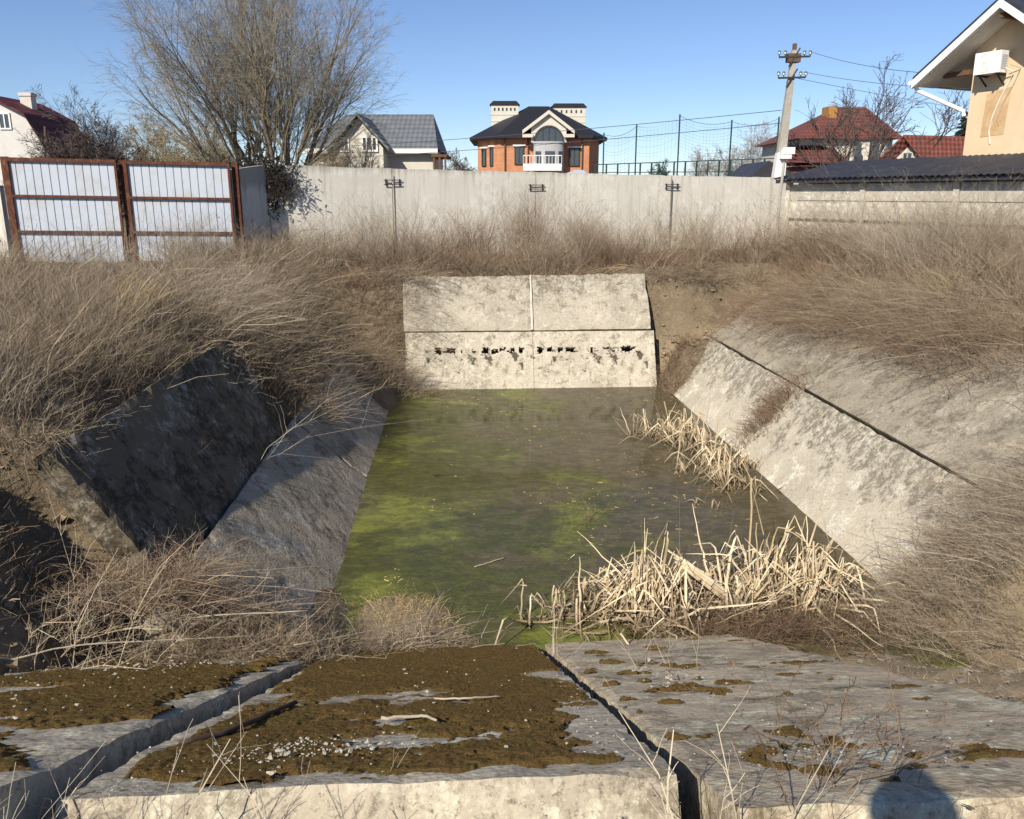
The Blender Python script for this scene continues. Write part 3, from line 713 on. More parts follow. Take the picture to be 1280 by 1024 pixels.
# orange brick villa
f = 80
VIL = empty('brick_house', W(672, 300, f) * (1, 1, 0), 'orange brick villa with a black hipped roof and two big white chimneys', 'house')
xs = [XZ(p, 170, f)[0] for p in (625, 737)]; xl = XZ(597, 170, 83)[0]; xr = XZ(749, 170, 83)[0]; ze = XZ(640, 170, f)[1]
foot = [(xs[0], 80), (xs[1], 80), (xr, 83), (xr, 92), (xl, 92), (xl, 83)]
g = Geo(); V = [(x, y, 0) for x, y in foot] + [(x, y, ze) for x, y in foot]; k = np.arange(6)
g.add(V, np.stack([k, (k + 1) % 6, (k + 1) % 6 + 6, k + 6], -1)); build('wall', g, M['brick'], VIL)
ov = .75
eave = [(xs[0] - .25, 80 - ov), (xs[1] + .25, 80 - ov), (xr + ov, 83 - .3), (xr + ov, 92.5), (xl - ov, 92.5), (xl - ov, 83 - .3)]
zr0 = XZ(668, 133, 86)[1]; rx0, rx1 = XZ(661, 137, 86)[0], XZ(686, 137, 86)[0]
V = [(x, y, ze - .22) for x, y in eave] + [(x, y, ze + .02) for x, y in eave] + [(rx0, 86, zr0), (rx1, 86, zr0), (rx1, 88, zr0), (rx0, 88, zr0)]
g = Geo(); g.add(V, np.stack([k, (k + 1) % 6, (k + 1) % 6 + 6, k + 6], -1)); g.add(V, [[5, 4, 3, 2, 1, 0]])
g.add(V, [[6, 7, 13, 12], [8, 9, 14, 13], [9, 10, 15, 14], [10, 11, 12, 15], [12, 13, 14, 15]]); g.add(V, [[7, 8, 13], [11, 6, 12]])
roof = build('roof', g, M['roof_hip'], VIL)
for (p0, p1, pt, pb, ff) in ((614, 648, 131, 172, 84.5), (690, 732, 134, 172, 87), (687, 697, 137, 160, 89.5)):
    a, b = W(p0, pb, ff), W(p1, pt, ff); g = Geo().box((a[0], ff, a[2] - 1), (b[0], ff + 1.6, b[2]))
    for q in (.30, .50, .70): zc = a[2] + (b[2] - a[2]) * q; g.box((a[0] - .04, ff - .04, zc - .04), (b[0] + .04, ff + 1.64, zc + .04))
    ch = build('chimney', g, M['stone'], VIL)
    g = Geo(); zt = b[2]; o_ = .14
    g.hexa([(a[0] - o_, ff - o_, zt), (b[0] + o_, ff - o_, zt), (b[0] + o_, ff + 1.6 + o_, zt), (a[0] - o_, ff + 1.6 + o_, zt)], [(a[0] + .2, ff + .3, zt + .38), (b[0] - .2, ff + .3, zt + .38), (b[0] - .2, ff + 1.3, zt + .38), (a[0] + .2, ff + 1.3, zt + .38)])
    build('cap', g, M['roof_hip'], ch)
    w_ = b[0] - a[0]; ns = 6 if w_ > 1.5 else 2
    for i in range(ns):
        c = a[0] + w_ * (i + .9) / (ns + .8); build('vent_slot', Geo().box((c - .08, ff - .02, zt - .55), (c + .08, ff + .05, zt - .28)), M['steel'], ch)
# white gable with an arched window over a round glazed bay
fg = 79.0
g = Geo(); A_, Bp, C_ = XZ(653, 163, fg), XZ(686, 138, fg), XZ(718, 163, fg)
prism(g, [XZ(664, 178, fg), XZ(708, 178, fg), XZ(708, 160, fg), (Bp[0], Bp[1] - .25), XZ(664, 160, fg)], fg, 83); build('gable', g, M['stone'], VIL)
g = Geo(); t_ = .32
for p, q in ((A_, Bp), (C_, Bp)):
    g.hexa([(p[0], fg - .35, p[1] - t_), (q[0], fg - .35, q[1] - t_), (q[0], fg + .05, q[1] - t_), (p[0], fg + .05, p[1] - t_)], [(p[0], fg - .35, p[1]), (q[0], fg - .35, q[1]), (q[0], fg + .05, q[1]), (p[0], fg + .05, p[1])])
for x0_, x1_ in ((A_[0], A_[0] + .95), (C_[0] - .95, C_[0])): g.box((x0_, fg - .34, A_[1] - .62), (x1_, fg + .04, A_[1] - .34))
build('pediment', g, M['stone'], VIL)
g = Geo(); prism(g, [(A_[0] + .05, A_[1] + .0), (C_[0] - .05, C_[1]), (Bp[0], Bp[1] + .14)], fg + .06, 86); build('gable_roof', g, M['roof_hip'], VIL)
ca = W(686, 178, fg); r_ = (W(703, 178, fg)[0] - ca[0])
an = np.linspace(0, math.pi, 17)
g = Geo(); o1 = [(ca[0] + math.cos(t) * (r_ + .16), fg - .1, ca[2] + math.sin(t) * (r_ + .16) * 1.05) for t in an]; o2 = [(ca[0] + math.cos(t) * r_, fg - .1, ca[2] + math.sin(t) * r_ * 1.05) for t in an]
kk = np.arange(16); g.add(o1 + o2, np.stack([kk, kk + 1, kk + 18, kk + 17], -1)); o3 = [(x, fg + .02, z) for x, y, z in o2]; g.add(o2 + o3, np.stack([kk, kk + 1, kk + 18, kk + 17], -1))
for fx in (-.45, 0, .45): g.box((ca[0] + fx * r_ - .04, fg - .09, ca[2]), (ca[0] + fx * r_ + .04, fg - .03, ca[2] + r_ * (1 - fx * fx) ** .5))
arch = build('arched_window', g, M['steel'], VIL)
build('pane', Geo().add([(ca[0], fg - .03, ca[2])] + [(x, fg - .03, z) for x, y, z in o2], np.array([[0, i + 1, i + 2] for i in range(16)])), M['glass'], arch)
g = Geo()
for fx, w_ in ((-.22, .3), (.28, .3)): g.box((ca[0] + fx * r_ - w_ * .5, fg - .028, ca[2] + .02), (ca[0] + fx * r_ + w_ * .5, fg - .022, ca[2] + r_ * .85))
build('curtain', g, M['white'], arch)
zb0, zb1 = XZ(686, 207, fg)[1], ca[2] - .05
an2 = np.linspace(math.pi, 2 * math.pi, 25)
ring = lambda z, rr: [(ca[0] + math.cos(t) * rr, fg + .0 + math.sin(t) * rr * .55, z) for t in an2]
g = Geo(); kk = np.arange(24); V = ring(zb0 - 2, r_ * 1.12) + ring(zb1, r_ * 1.12); g.add(V, np.stack([kk, kk + 1, kk + 26, kk + 25], -1)); g.add(ring(zb1, r_ * 1.12), [list(range(25))])
V = ring(zb1 - .05, r_ * 1.2) + ring(zb1 + .1, r_ * 1.2); g.add(V, np.stack([kk, kk + 1, kk + 26, kk + 25], -1)); g.add(ring(zb1 + .1, r_ * 1.2), [list(range(25))])
bay = build('round_bay', g, M['block'], VIL)
g = Geo()
for lo_, hi_ in ((4, 8), (10, 15), (17, 21)):
    s_ = slice(lo_, hi_ + 1); V = ring(zb0 + .1, r_ * 1.14)[s_] + ring(zb1 - .75, r_ * 1.14)[s_]; m = hi_ - lo_ + 1; q = np.arange(m - 1); g.add(V, np.stack([q, q + 1, q + 1 + m, q + m], -1))
build('bay_panes', g, M['glass'], bay)
g = Geo(); a, b = W(654, 212, 77.5), W(702, 206, 77.5); g.box((a[0], 77.4, a[2] - .1), (b[0], 79.2, a[2] + .5))
for k_ in range(13): x = a[0] + (b[0] - a[0]) * k_ / 12; g.bar((x, 77.45, a[2] + .5), (x, 77.45, a[2] + 1.2), .04)
g.bar((a[0], 77.45, a[2] + 1.2), (b[0], 77.45, a[2] + 1.2), .07); build('balcony', g, M['white'], VIL)
for (p0, p1, y0, y1, fa, fb) in ((643, 655, 183, 206, 79.96, None), (711, 725, 185, 208, 79.96, None), (602, 607, 186, 208, 82.3, 81.75), (612, 616, 184, 208, 81.25, 80.85)):
    w = window(VIL, p0, y0, p1, y1, fa, 1 if p1 - p0 > 6 else 0, 'steel', f2=fb)
    a, b = W(p0 - 2, y0, fa), W(p1 + 2, y0 - 2, fb or fa); build('lintel', Geo().box((a[0], min(a[1], b[1]) - .12, a[2]), (b[0], max(a[1], b[1]) + .02, b[2])), M['white'], w)
for p in (631, 660, 728):
    a = W(p, 172, 79.9); build('downpipe', Geo().tube([(a[0], 79.85, ze), (a[0], 79.85, 0)], .06, 6), M['timber'], VIL)
sr = W(723, 213, 62)
build('shed_roof', Geo().add([W(702, 219, 60), W(716, 219, 60), W(729, 212.5, 60), W(718, 212.5, 60)] + [W(702, 219, 66), W(740, 219, 66), W(729, 212.5, 66), W(718, 212.5, 66)] + [W(729, 212.5, 60), W(737, 219, 60)],
      [[0, 1, 2, 3], [1, 9, 8, 2], [9, 5, 6, 8], [0, 3, 7, 4]]).box(W(706, 230, 60.2), W(733, 219, 65.5)), M['sheet'], label='small pale metal shed roof just above the wall before the brick villa', cat='shed')

# white house with a grey tiled roof, behind the willow
f = 55
GH = empty('tiled_house', W(470, 300, f) * (1, 1, 0), 'white house with a grey tiled roof half hidden behind the willow', 'house')
x0, x1 = XZ(388, 187, f)[0], XZ(541, 187, f)[0]; ze = XZ(500, 186, f)[1]; zr = XZ(500, 143, 59)[1]; xr1 = XZ(538, 146, 59)[0]
g = Geo().box((x0, f, 0), (x1, f + 8, ze)); build('wall', g, M['cream'], GH)
xa, xb = x0 - .4, x1 + .35
V = [(xa, f - .5, ze - .05), (xb, f - .5, ze - .05), (xr1 + .2, f + 4, zr), (xa + 2, f + 4, zr), (xa, f + 8.5, ze - .05), (xb, f + 8.5, ze - .05)]
g = Geo().add(V, [[0, 1, 2, 3], [3, 2, 5, 4]]); g.add(np.array(V) - (0, 0, .15), [[0, 1, 2, 3], [3, 2, 5, 4]]); g.add(V, [[1, 5, 2], [4, 0, 3]]); build('roof', g, M['grey_tile'], GH)
build('fascia', Geo().box((xa, f - .58, ze - .3), (xb, f - .5, ze - .02)), M['white'], GH)
# front gable wing
gl, gr, ga = XZ(410, 187, f - 2), XZ(487, 185, f - 2), XZ(447, 141, f - 2)
g = Geo(); prism(g, [(gl[0] + .4, 0), (gr[0] - .4, 0), (gr[0] - .4, gr[1]), (ga[0], ga[1] - .3), (gl[0] + .4, gl[1])], f - 2, f + 3); build('gable_wing', g, M['cream'], GH)
g = Geo()
for p in (gl, gr): g.hexa([(p[0], f - 2.5, p[1] - .2), (ga[0], f - 2.5, ga[1] - .2), (ga[0], f + 3.5, ga[1] - .2), (p[0], f + 3.5, p[1] - .2)], [(p[0], f - 2.5, p[1]), (ga[0], f - 2.5, ga[1]), (ga[0], f + 3.5, ga[1]), (p[0], f + 3.5, p[1])])
build('gable_roof', g, M['grey_tile'], GH)
window(GH, 452, 170, 472, 190, f - 2.03, 2, 'white'); window(GH, 425, 172, 436, 190, f - 2.03, 1, 'white')
g = Geo(); a, b = W(541, 200, f), W(560, 194, f); g.box((a[0], f - 1, b[2] - .15), (b[0], f + 3, b[2])); 
for p in (544, 551, 558): c = W(p, 200, f); g.bar((c[0], f - .9, 0), (c[0], f - .9, b[2] - .15), .12)
build('porch', g, M['timber'], GH)

# white house with a dark red gambrel roof at the left edge
f = 60
RH = empty('gambrel_house', W(20, 300, f) * (1, 1, 0), 'whitewashed house with a dark red broken-pitch roof behind the gate', 'house')
pr = [(-90, 196), (-56, 143), (-12, 118), (34, 142), (68, 196)]
pz = [XZ(*p, f) for p in pr]
g = Geo(); prism(g, [(pz[0][0] + .3, 0)] + [(x, z - .15) for x, z in pz] + [(pz[-1][0] - .3, 0)], f, f + 6); build('wall', g, M['whitewash'], RH)
g = Geo(); th = .12
for p, q in zip(pz[:-1], pz[1:]):
    g.hexa([(p[0], f - .5, p[1] - th), (q[0], f - .5, q[1] - th), (q[0], f + 6.4, q[1] - th), (p[0], f + 6.4, p[1] - th)], [(p[0], f - .5, p[1]), (q[0], f - .5, q[1]), (q[0], f + 6.4, q[1]), (p[0], f + 6.4, p[1])])
roof = build('roof', g, M['red_dark'], RH)
a, b = W(27, 140, f + 2.5), W(38, 120, f + 2.5); g = Geo().box((a[0], f + 2.5, a[2] - .6), (b[0], f + 3.2, b[2])).box((a[0] - .06, f + 2.44, b[2]), (b[0] + .06, f + 3.26, b[2] + .22)); build('chimney', g, M['cream'], RH)
window(RH, 0, 141, 12, 162, f - .02, 1, 'white'); window(RH, -34, 141, -20, 162, f - .02, 1, 'white')
build('flue_pipe', Geo().tube([W(56, 158, f - .3), W(57, 200, f - .3)], .07, 6).tube([W(57, 181, f - .3), W(68, 184, f + 1)], .09, 6), M['timber'], RH)

# big house with a red hipped roof behind the bare tree
f = 65
HH = empty('hipped_house', W(1060, 300, f) * (1, 1, 0), 'large cream house with a high dark red hipped roof behind the bare tree', 'house')
x0, x1 = XZ(1002, 175, f)[0], XZ(1116, 175, f)[0]; ze = XZ(1060, 172, f)[1]; zr = XZ(1060, 134, f + 5)[1]
build('wall', Geo().box((x0, f, 0), (x1, f + 10, ze)), M['cream'], HH)
ra, rb = XZ(1046, 136, f + 5)[0], XZ(1082, 136, f + 5)[0]; o_ = .6
V = [(x0 - o_, f - o_, ze - .1), (x1 + o_, f - o_, ze - .1), (x1 + o_, f + 10 + o_, ze - .1), (x0 - o_, f + 10 + o_, ze - .1), (ra, f + 5, zr), (rb, f + 5, zr)]
g = Geo().add(V, [[0, 1, 5, 4], [2, 3, 4, 5], [3, 2, 1, 0]]); g.add(V, [[1, 2, 5], [3, 0, 4]]); build('roof', g, M['red_tile'], HH)
c = W(1088, 172, f - .5); R1 = W(1114, 172, f - .5)[0] - c[0]; an = np.linspace(math.pi, 2 * math.pi, 8)
rg_ = lambda z, rr: [(c[0] + math.cos(t) * rr, f + math.sin(t) * rr * .8, z) for t in an]
kk = np.arange(7); g = Geo().add(rg_(0, R1) + rg_(ze - .12, R1), np.stack([kk, kk + 1, kk + 9, kk + 8], -1)); tur = build('bay', g, M['cream'], HH)
g = Geo(); V = rg_(ze - .08, R1 * 1.22) + [(c[0], f + 3, ze + 1.9)]; g.add(V, np.array([[i, i + 1, 8] for i in range(7)])); g.add(rg_(ze - .2, R1 * 1.22) + rg_(ze - .08, R1 * 1.22), np.stack([kk, kk + 1, kk + 9, kk + 8], -1)); build('bay_roof', g, M['red_tile'], HH)
for p in (1073, 1095):
    a, b = W(p - 4, 196, f - 2.0), W(p + 4, 181, f - 2.0); an3 = np.linspace(0, math.pi, 9)
    poly = [(a[0], a[2]), (b[0], a[2])] + [((a[0] + b[0]) / 2 + math.cos(t) * (b[0] - a[0]) / 2, b[2] + math.sin(t) * (b[0] - a[0]) / 2) for t in an3]
    g = Geo(); prism(g, poly, f - 2.06, f - 1.4); build('arched_window', g, M['glass'], HH)
a, b = W(985, 206, f - 3), W(1058, 190, f - 3)
V = [(a[0] - .5, f - 4, a[2] + .1), (b[0], f - 4, a[2] + .1), (b[0], f, b[2] + .5), (a[0] + .5, f, b[2] + .5)]
g = Geo().add(V, [[0, 1, 2, 3]]); g.add(np.array(V) - (0, 0, .25), [[0, 1, 2, 3]]); g.box((a[0], f - 3.6, 0), (b[0], f, a[2] - .16)); 
build('wing_roof', g, M['red_tile'], HH)
g = Geo(); a, b = W(990, 182, f - 1), W(1035, 178, f - 1); g.box((a[0], f - 1.2, a[2]), (b[0], f - .04, b[2] + .1)); build('eave_band', g, M['roof_dark'], HH)
g = Geo(); a, b = W(1034, 147, f + 3.2), W(1046, 133, f + 3.2); g.box((a[0], f + 3, a[2] - .4), (b[0], f + 4.5, b[2])); build('chimney', g, plain('orange_timber', (.42, .22, .07), .4, .8), HH)

# small house with a bright red gable roof
f = 48
SH = empty('gabled_cottage', W(1150, 300, f) * (1, 1, 0), 'small cream house with a bright red gabled roof near the stucco house', 'house')
gl, ga, gr = W(1106, 197, f), W(1134, 169, f), W(1158, 198, f); ex = np.array((4.2, 1.3, 0))
g = Geo(); tri = [gl * (1, 1, 0) + (.25, 0, 0), gr * (1, 1, 0) - (.2, 0, 0), gr - (.2, 0, .2), ga - (0, 0, .25), gl + (.25, 0, -.2)]
V = tri + [p + ex for p in tri]; kk = np.arange(5); g.add(V, np.stack([kk, (kk + 1) % 5, (kk + 1) % 5 + 5, kk + 5], -1)); g.add(V, [[4, 3, 2, 1, 0]]); build('wall', g, M['cream'], SH)
g = Geo(); fo = np.array((-.35, -.35, 0)); lowl, lowr = gl + (-.3, 0, -.25), gr + (.2, 0, -.25)
for p in (lowl, lowr): g.hexa([p + fo - (0, 0, .12), ga + fo - (0, 0, .12), ga + ex - (0, 0, .12), p + ex - (0, 0, .12)], [p + fo, ga + fo, ga + ex, p + ex])
build('roof', g, M['red_bright'], SH)
window(SH, 1126, 190, 1141, 203, f - .02, 1, 'cream')
g = Geo(); a = W(1160, 190, f); g.bar(lowr + fo + (0, -.02, -.2), lowr + ex + (0, -.02, -.2), .12, .16); build('gutter', g, M['white'], SH)

# dark barn roof just behind the wall
f = 42; g = Geo(); a, b, c = W(938, 221, f), W(962, 201, f), W(985, 212, f)
prism(g, [(a[0], a[2]), (b[0], b[2]), (c[0] + 1.2, c[2] - .6), (c[0] + 1.2, 0), (a[0] + .3, 0)], f, f + 5)
build('barn', g, M['roof_dark'], label='dark low barn peeking over the wall left of the utility pole', cat='barn')

# stucco house at the right edge
C0 = np.array((14.0, 27.0)); he = fd; hn = fn
def hp(s, o, z): p = C0 + he * s + hn * o; return np.array((p[0], p[1], z))
ST = empty('stucco_house', (*C0, 0), 'yellow stucco house with a deep white soffit at the right edge', 'house')
zt, zap, sa = 5.27, 7.12, 1.27; sl = (zap - zt) / (sa + 1.33); W2 = 2 * sa
zr_ = lambda s: zap - abs(s - sa) * sl
g = Geo(); prof = [(0, 0), (W2, 0), (W2, zr_(W2) - .22), (sa, zap - .22), (0, zr_(0) - .22)]
V = [hp(s, 0, z) for s, z in prof] + [hp(s, -6, z) for s, z in prof]; kk = np.arange(5)
g.add(V, np.stack([kk, (kk + 1) % 5, (kk + 1) % 5 + 5, kk + 5], -1)); g.add(V, [[0, 1, 2, 3, 4]]); build('wall', g, M['stucco'], ST)
for nm, mt, dz0, dz1, o0, o1 in (('roof', 'roof_dark', .0, .07, 1.0, -6.5), ('soffit', 'soffit', -.20, -.14, .86, -6.3)):
    g = Geo()
    for s0, s1 in ((-1.33, sa), (W2 + 1.33, sa)):
        q = lambda s, o, dz: hp(s, o, zr_(s) + dz)
        g.hexa([q(s0, o0, dz0), q(s1, o0, dz0), q(s1, o1, dz0), q(s0, o1, dz0)], [q(s0, o0, dz1), q(s1, o0, dz1), q(s1, o1, dz1), q(s0, o1, dz1)])
        if nm == 'soffit':
            for o in np.arange(o0 - .1, -.02, -.1): g.hexa([q(s0, o, dz0 - .008), q(s1, o, dz0 - .008), q(s1, o - .085, dz0 - .008), q(s0, o - .085, dz0 - .008)], [q(s0, o, dz0 - .001), q(s1, o, dz0 - .001), q(s1, o - .085, dz0 - .001), q(s0, o - .085, dz0 - .001)])
    build(nm, g, M[mt], ST)
g = Geo()
for s0, s1 in ((-1.36, sa), (W2 + 1.36, sa)):
    q = lambda s, o, dz: hp(s, o, zr_(s) + dz)
    g.hexa([q(s0, .99, -.24), q(s1, .99, -.24), q(s1, .90, -.24), q(s0, .90, -.24)], [q(s0, .99, -.005), q(s1, .99, -.005), q(s1, .90, -.005), q(s0, .90, -.005)])
build('fascia', g, M['pvc'], ST)
g = Geo().tube([hp(-1.42, 1.0, zt - .1), hp(-1.42, -6, zt - .1)], .075, 8); build('gutter', g, M['pvc'], ST)
g = Geo().tube([hp(-1.40, .85, zt - .12), hp(-1.32, .7, zt - .32), hp(-.15, .04, zt - .98), hp(-.08, .06, zt - 1.15)], .06, 8); build('downpipe', g, M['pvc'], ST)
g = Geo().bar(hp(-.9, .1, zt + .1), hp(.0, .1, zt + .12), .14, .14); build('rafter_end', g, M['timber'], ST); build('rafter_end', Geo().bar(hp(sa, -.05, zap - .42), hp(sa, .85, zap - .42), .16, .14), M['timber'], ST)
def pane_at(px, py):               # where the view ray meets the house wall
    r, a, u = ray(px, py); d = np.array((r, a)); t = (C0 @ hn) / (d @ hn); p = d * t
    return (p - C0) @ he, CAM_Z + u * t
pt = [pane_at(*q) for q in ((1234, 118), (1265, 108), (1254, 168), (1225, 172))]
g = Geo().hexa([hp(s, .003, z) for s, z in pt], [hp(s, .009, z) for s, z in pt]); build('plaster_patch', g, M['patch'], ST)

# air conditioner
s0, z0 = pane_at(1246, 90); s1 = s0 + .80
AC = empty('air_conditioner', hp(s0, .02, z0), 'white outdoor air conditioner mounted high on the stucco wall', 'air conditioner')
g = Geo()
def hbox(g, s0, s1, o0, o1, z0, z1): return g.hexa([hp(s0, o1, z0), hp(s1, o1, z0), hp(s1, o0, z0), hp(s0, o0, z0)], [hp(s0, o1, z1), hp(s1, o1, z1), hp(s1, o0, z1), hp(s0, o0, z1)])
S0 = .36; zc = z0 - .08
hbox(g, S0, S0 + .82, .18, .50, zc, zc + .60); case = build('casing', g, M['pvc'], AC)
g = Geo(); th_ = np.linspace(0, 2 * math.pi, 25)
for rr in (.09, .15, .21, .25):
    pts = [hp(S0 + .34 + math.cos(t) * rr, .507, zc + .30 + math.sin(t) * rr) for t in th_]; g.tube(pts, .006, 4, False)
for t in th_[:-1:2]: g.bar(hp(S0 + .34, .507, zc + .3), hp(S0 + .34 + math.cos(t) * .25, .507, zc + .3 + math.sin(t) * .25), .008)
build('fan_grille', g, M['white'], case)
g = Geo()
for k_ in range(9): hbox(g, S0 + .823, S0 + .828, .22, .46, zc + .1 + k_ * .045, zc + .12 + k_ * .045)
build('side_vents', g, M['block'], case)
g = Geo()
for ss in (S0 + .12, S0 + .68): g.bar(hp(ss, .0, zc - .03), hp(ss, .52, zc - .03), .05); g.bar(hp(ss, .01, zc - .3), hp(ss, .36, zc - .04), .04)
build('bracket', g, M['steel'], AC)
cb = [hp(S0 + .85, .3, zc + .12), hp(S0 + 1.0, .12, zc + .02), hp(S0 + .86, .03, zc - .2), hp(S0 + .62, .025, zc - .7), hp(S0 + .46, .025, zc - 1.2), hp(S0 + .42, .025, zc - 1.6), hp(S0 + .5, .025, zc - 1.95)]
build('hose', Geo().tube(cb, .017, 6), M['white'], AC)
build('cable', Geo().tube([hp(S0 + .95, .25, zc + .2), hp(S0 + 1.15, .05, zc + .1), hp(S0 + 1.0, .02, zc - .3), hp(S0 + .75, .02, zc - .8), hp(S0 + .62, .02, zc - 1.3), hp(S0 + .7, .02, zc - 1.45)], .012, 6), M['stick'], AC)

# ------------------------------------------------------------------ utility pole, wires, sports ground nets
f = 36
pb, ptp = W(972, 226, f), W(993, 63, f)
base = pb + (pb - ptp) * (pb[2] / (ptp[2] - pb[2])); 
UP = empty('utility_pole', base, 'leaning concrete utility pole with insulators and white painted foot', 'pole')
lerp = lambda t: pb + (ptp - pb) * t
build('shaft', Geo().hexa([base + (x, y, 0) for x, y in ((-.23, -.2), (.23, -.2), (.23, .2), (-.23, .2))], [ptp + (x, y, 0) for x, y in ((-.10, -.09), (.10, -.09), (.10, .09), (-.10, .09))]), M['pole'], UP)
g = Geo(); q0, q1 = lerp(.02), lerp(.22); g.hexa([q0 + (x, y, 0) for x, y in ((-.225, -.215), (.225, -.215), (.225, .215), (-.225, .215))], [q1 + (x, y, 0) for x, y in ((-.19, -.19), (.19, -.19), (.19, .19), (-.19, .19))]); build('painted_band', g, M['white'], UP)
g = Geo(); q = lerp(.27); g.box(q + (-.05, -.42, -.32), q + (.42, -.2, -.05)); q = lerp(.22); g.box(q + (-.12, -.4, -.25), q + (.32, -.19, .1)); build('meter_box', g, M['white'], UP)
g = Geo(); q = lerp(.93); g.box(q + (-.26, -.16, -.1), q + (.26, .16, .22)); q = lerp(1.0); g.box(q + (-.07, -.07, 0), q + (.07, .07, .25)); build('pole_head', g, M['timber'], UP)
for t_, w_ in ((.945, .62), (.79, .55)):
    q = lerp(t_); g = Geo().bar(q + (-w_, -.14, 0), q + (w_, -.14, .03), .07); g.bar(q + (-.2, -.14, -.35), q + (.2, -.14, .35), .05); arm = build('crossarm', g, M['steel'], UP)
    g = Geo()
    for dx in (-w_, -w_ * .62, w_ * .62, w_): 
        g.tube([q + (dx, -.14, .03), q + (dx, -.14, .12), q + (dx, -.14, .125), q + (dx, -.14, .19), q + (dx, -.14, .2), q + (dx, -.14, .26)], [.03, .03, .075, .055, .075, .03], 8)
    build('insulators', g, M['insulator'], arm)
def wire(a, b, sag, lab, r_=.014):
    t = np.linspace(0, 1, 24)[:, None]; P = np.array(a) * (1 - t) + np.array(b) * t; P[:, 2] -= (sag * 4 * t * (1 - t))[:, 0]
    build('power_line', Geo().tube(P, r_, 4, False), M['wire'], label=lab, cat='wire')
q = lerp(.945); w2 = lerp(.79); w3 = lerp(.55)
wire(w3 + (-.2, 0, 0), W(-60, 186, 70), .9, 'thin wire running left from halfway up the utility pole', .013)
wire(w3 + (-.2, 0, -.5), W(-60, 200, 72), .9, 'lowest thin wire running left from the utility pole towards the brick villa', .013)
wire(q + (.6, 0, .25), hp(-1.2, .8, zt + .2), .12, 'upper wire from the pole top to the stucco house eave', .009)
wire(w2 + (.5, 0, .25), hp(-.05, .1, zt - .35), .12, 'second wire from the lower crossarm to the stucco house corner', .009)
wire(w2 + (.3, 0, 0), W(1330, 152, 50), .15, 'faint wire passing behind the bare tree to the right', .009)

f = 62
NET = empty('sports_net_fence', W(850, 300, f) * (1, 1, 0), 'tall green sports ground netting on thin posts behind the wall', 'net')
pp = [(755, 166), (796, 156), (850, 143), (915, 150), (974, 146)]
for px, py in pp:
    t = W(px, py, f); build('post', Geo().bar((t[0], f, 0), t, .09), M['green_steel'], NET)
g = Geo(); rgn = np.random.default_rng(5)
for (a, ya), (b, yb) in zip(pp[:-1], pp[1:]):
    A1, B1 = W(a, ya + 2, f), W(b, yb + 2, f); n = int((B1[0] - A1[0]) / .22); s = np.linspace(0, 1, n)
    top = A1[2] + (B1[2] - A1[2]) * s - .35 * 4 * s * (1 - s); x = A1[0] + (B1[0] - A1[0]) * s
    P = np.stack([np.stack([x + rgn.normal(0, .02, n), np.full(n, f + .0), top], -1), np.stack([x + rgn.normal(0, .03, n), np.full(n, f + .02), top * .5], -1), np.stack([x, np.full(n, f), np.zeros(n)], -1)], 1)
    strips(g, P, np.full(P.shape[:2], .005), 2, rgn)
    for k_ in range(24):
        z = top - k_ * .22; strips(g, np.stack([x, np.full(n, f + .01), z], -1)[None], np.full((1, n), .005 if k_ else .016), 2, rgn)
build('netting', g, M['net'], NET)
f = 58
RAIL = empty('railing_fence', W(850, 300, f) * (1, 1, 0), 'low dark green mesh railing below the sports netting', 'fence')
g = Geo(); g.bar(W(742, 206, f), W(972, 198, f), .06); g.bar(W(742, 216, f), W(972, 214, f), .05); build('rail', g, M['green_steel'], RAIL)
for px in np.linspace(744, 970, 17):
    t = W(px, np.interp(px, [742, 972], [206, 198]), f); build('post', Geo().bar((t[0], f, 0), t, .10 if int(px) % 3 else .07), M['green_steel'], RAIL)

# ------------------------------------------------------------------ trees
def kids(P, rad, n, lo, hi, l0, l1, ang, up, K, rg, wig=.04, rf=.6, droop=0.0, shrink=.5, rmin=.004):
    """children of every polyline in P"""
    N, K0, _ = P.shape
    L = np.linalg.norm(np.diff(P, axis=1), axis=-1).sum(1)
    i = np.repeat(np.arange(N), n); m = len(i)
    t = rg.uniform(lo, hi, m); x = t * (K0 - 1); k = np.minimum(x.astype(int), K0 - 2); fr = (x - k)[:, None]
    st = P[i, k] * (1 - fr) + P[i, k + 1] * fr
    tan = P[i, k + 1] - P[i, k]; tan /= np.linalg.norm(tan, axis=1, keepdims=True) + 1e-9
    rnd = rg.normal(size=(m, 3)); rnd -= tan * (rnd * tan).sum(1, keepdims=True); rnd /= np.linalg.norm(rnd, axis=1, keepdims=True) + 1e-9
    a = R(1) * rg.uniform(ang[0], ang[1], m)[:, None]
    d = tan * np.cos(a) + rnd * np.sin(a); d[:, 2] += up; d /= np.linalg.norm(d, axis=1, keepdims=True)
    ln = (L[i] * rg.uniform(l0, l1, m) * (1 - shrink * t))[:, None, None]
    s = np.linspace(0, 1, K)[None, :, None]
    w = np.cumsum(rg.normal(0, wig, (m, K, 3)), 1); w -= w[:, :1]
    Q = st[:, None] + ln * (d[:, None] * s + w * s)
    Q[..., 2] -= (ln * droop * s * s)[..., 0]
    r0 = np.maximum((rad[i, k] * (1 - fr[:, 0]) + rad[i, k + 1] * fr[:, 0]) * rf, rmin)
    return Q, np.maximum(r0[:, None] * (1 - .75 * np.linspace(0, 1, K)), rmin * .7)
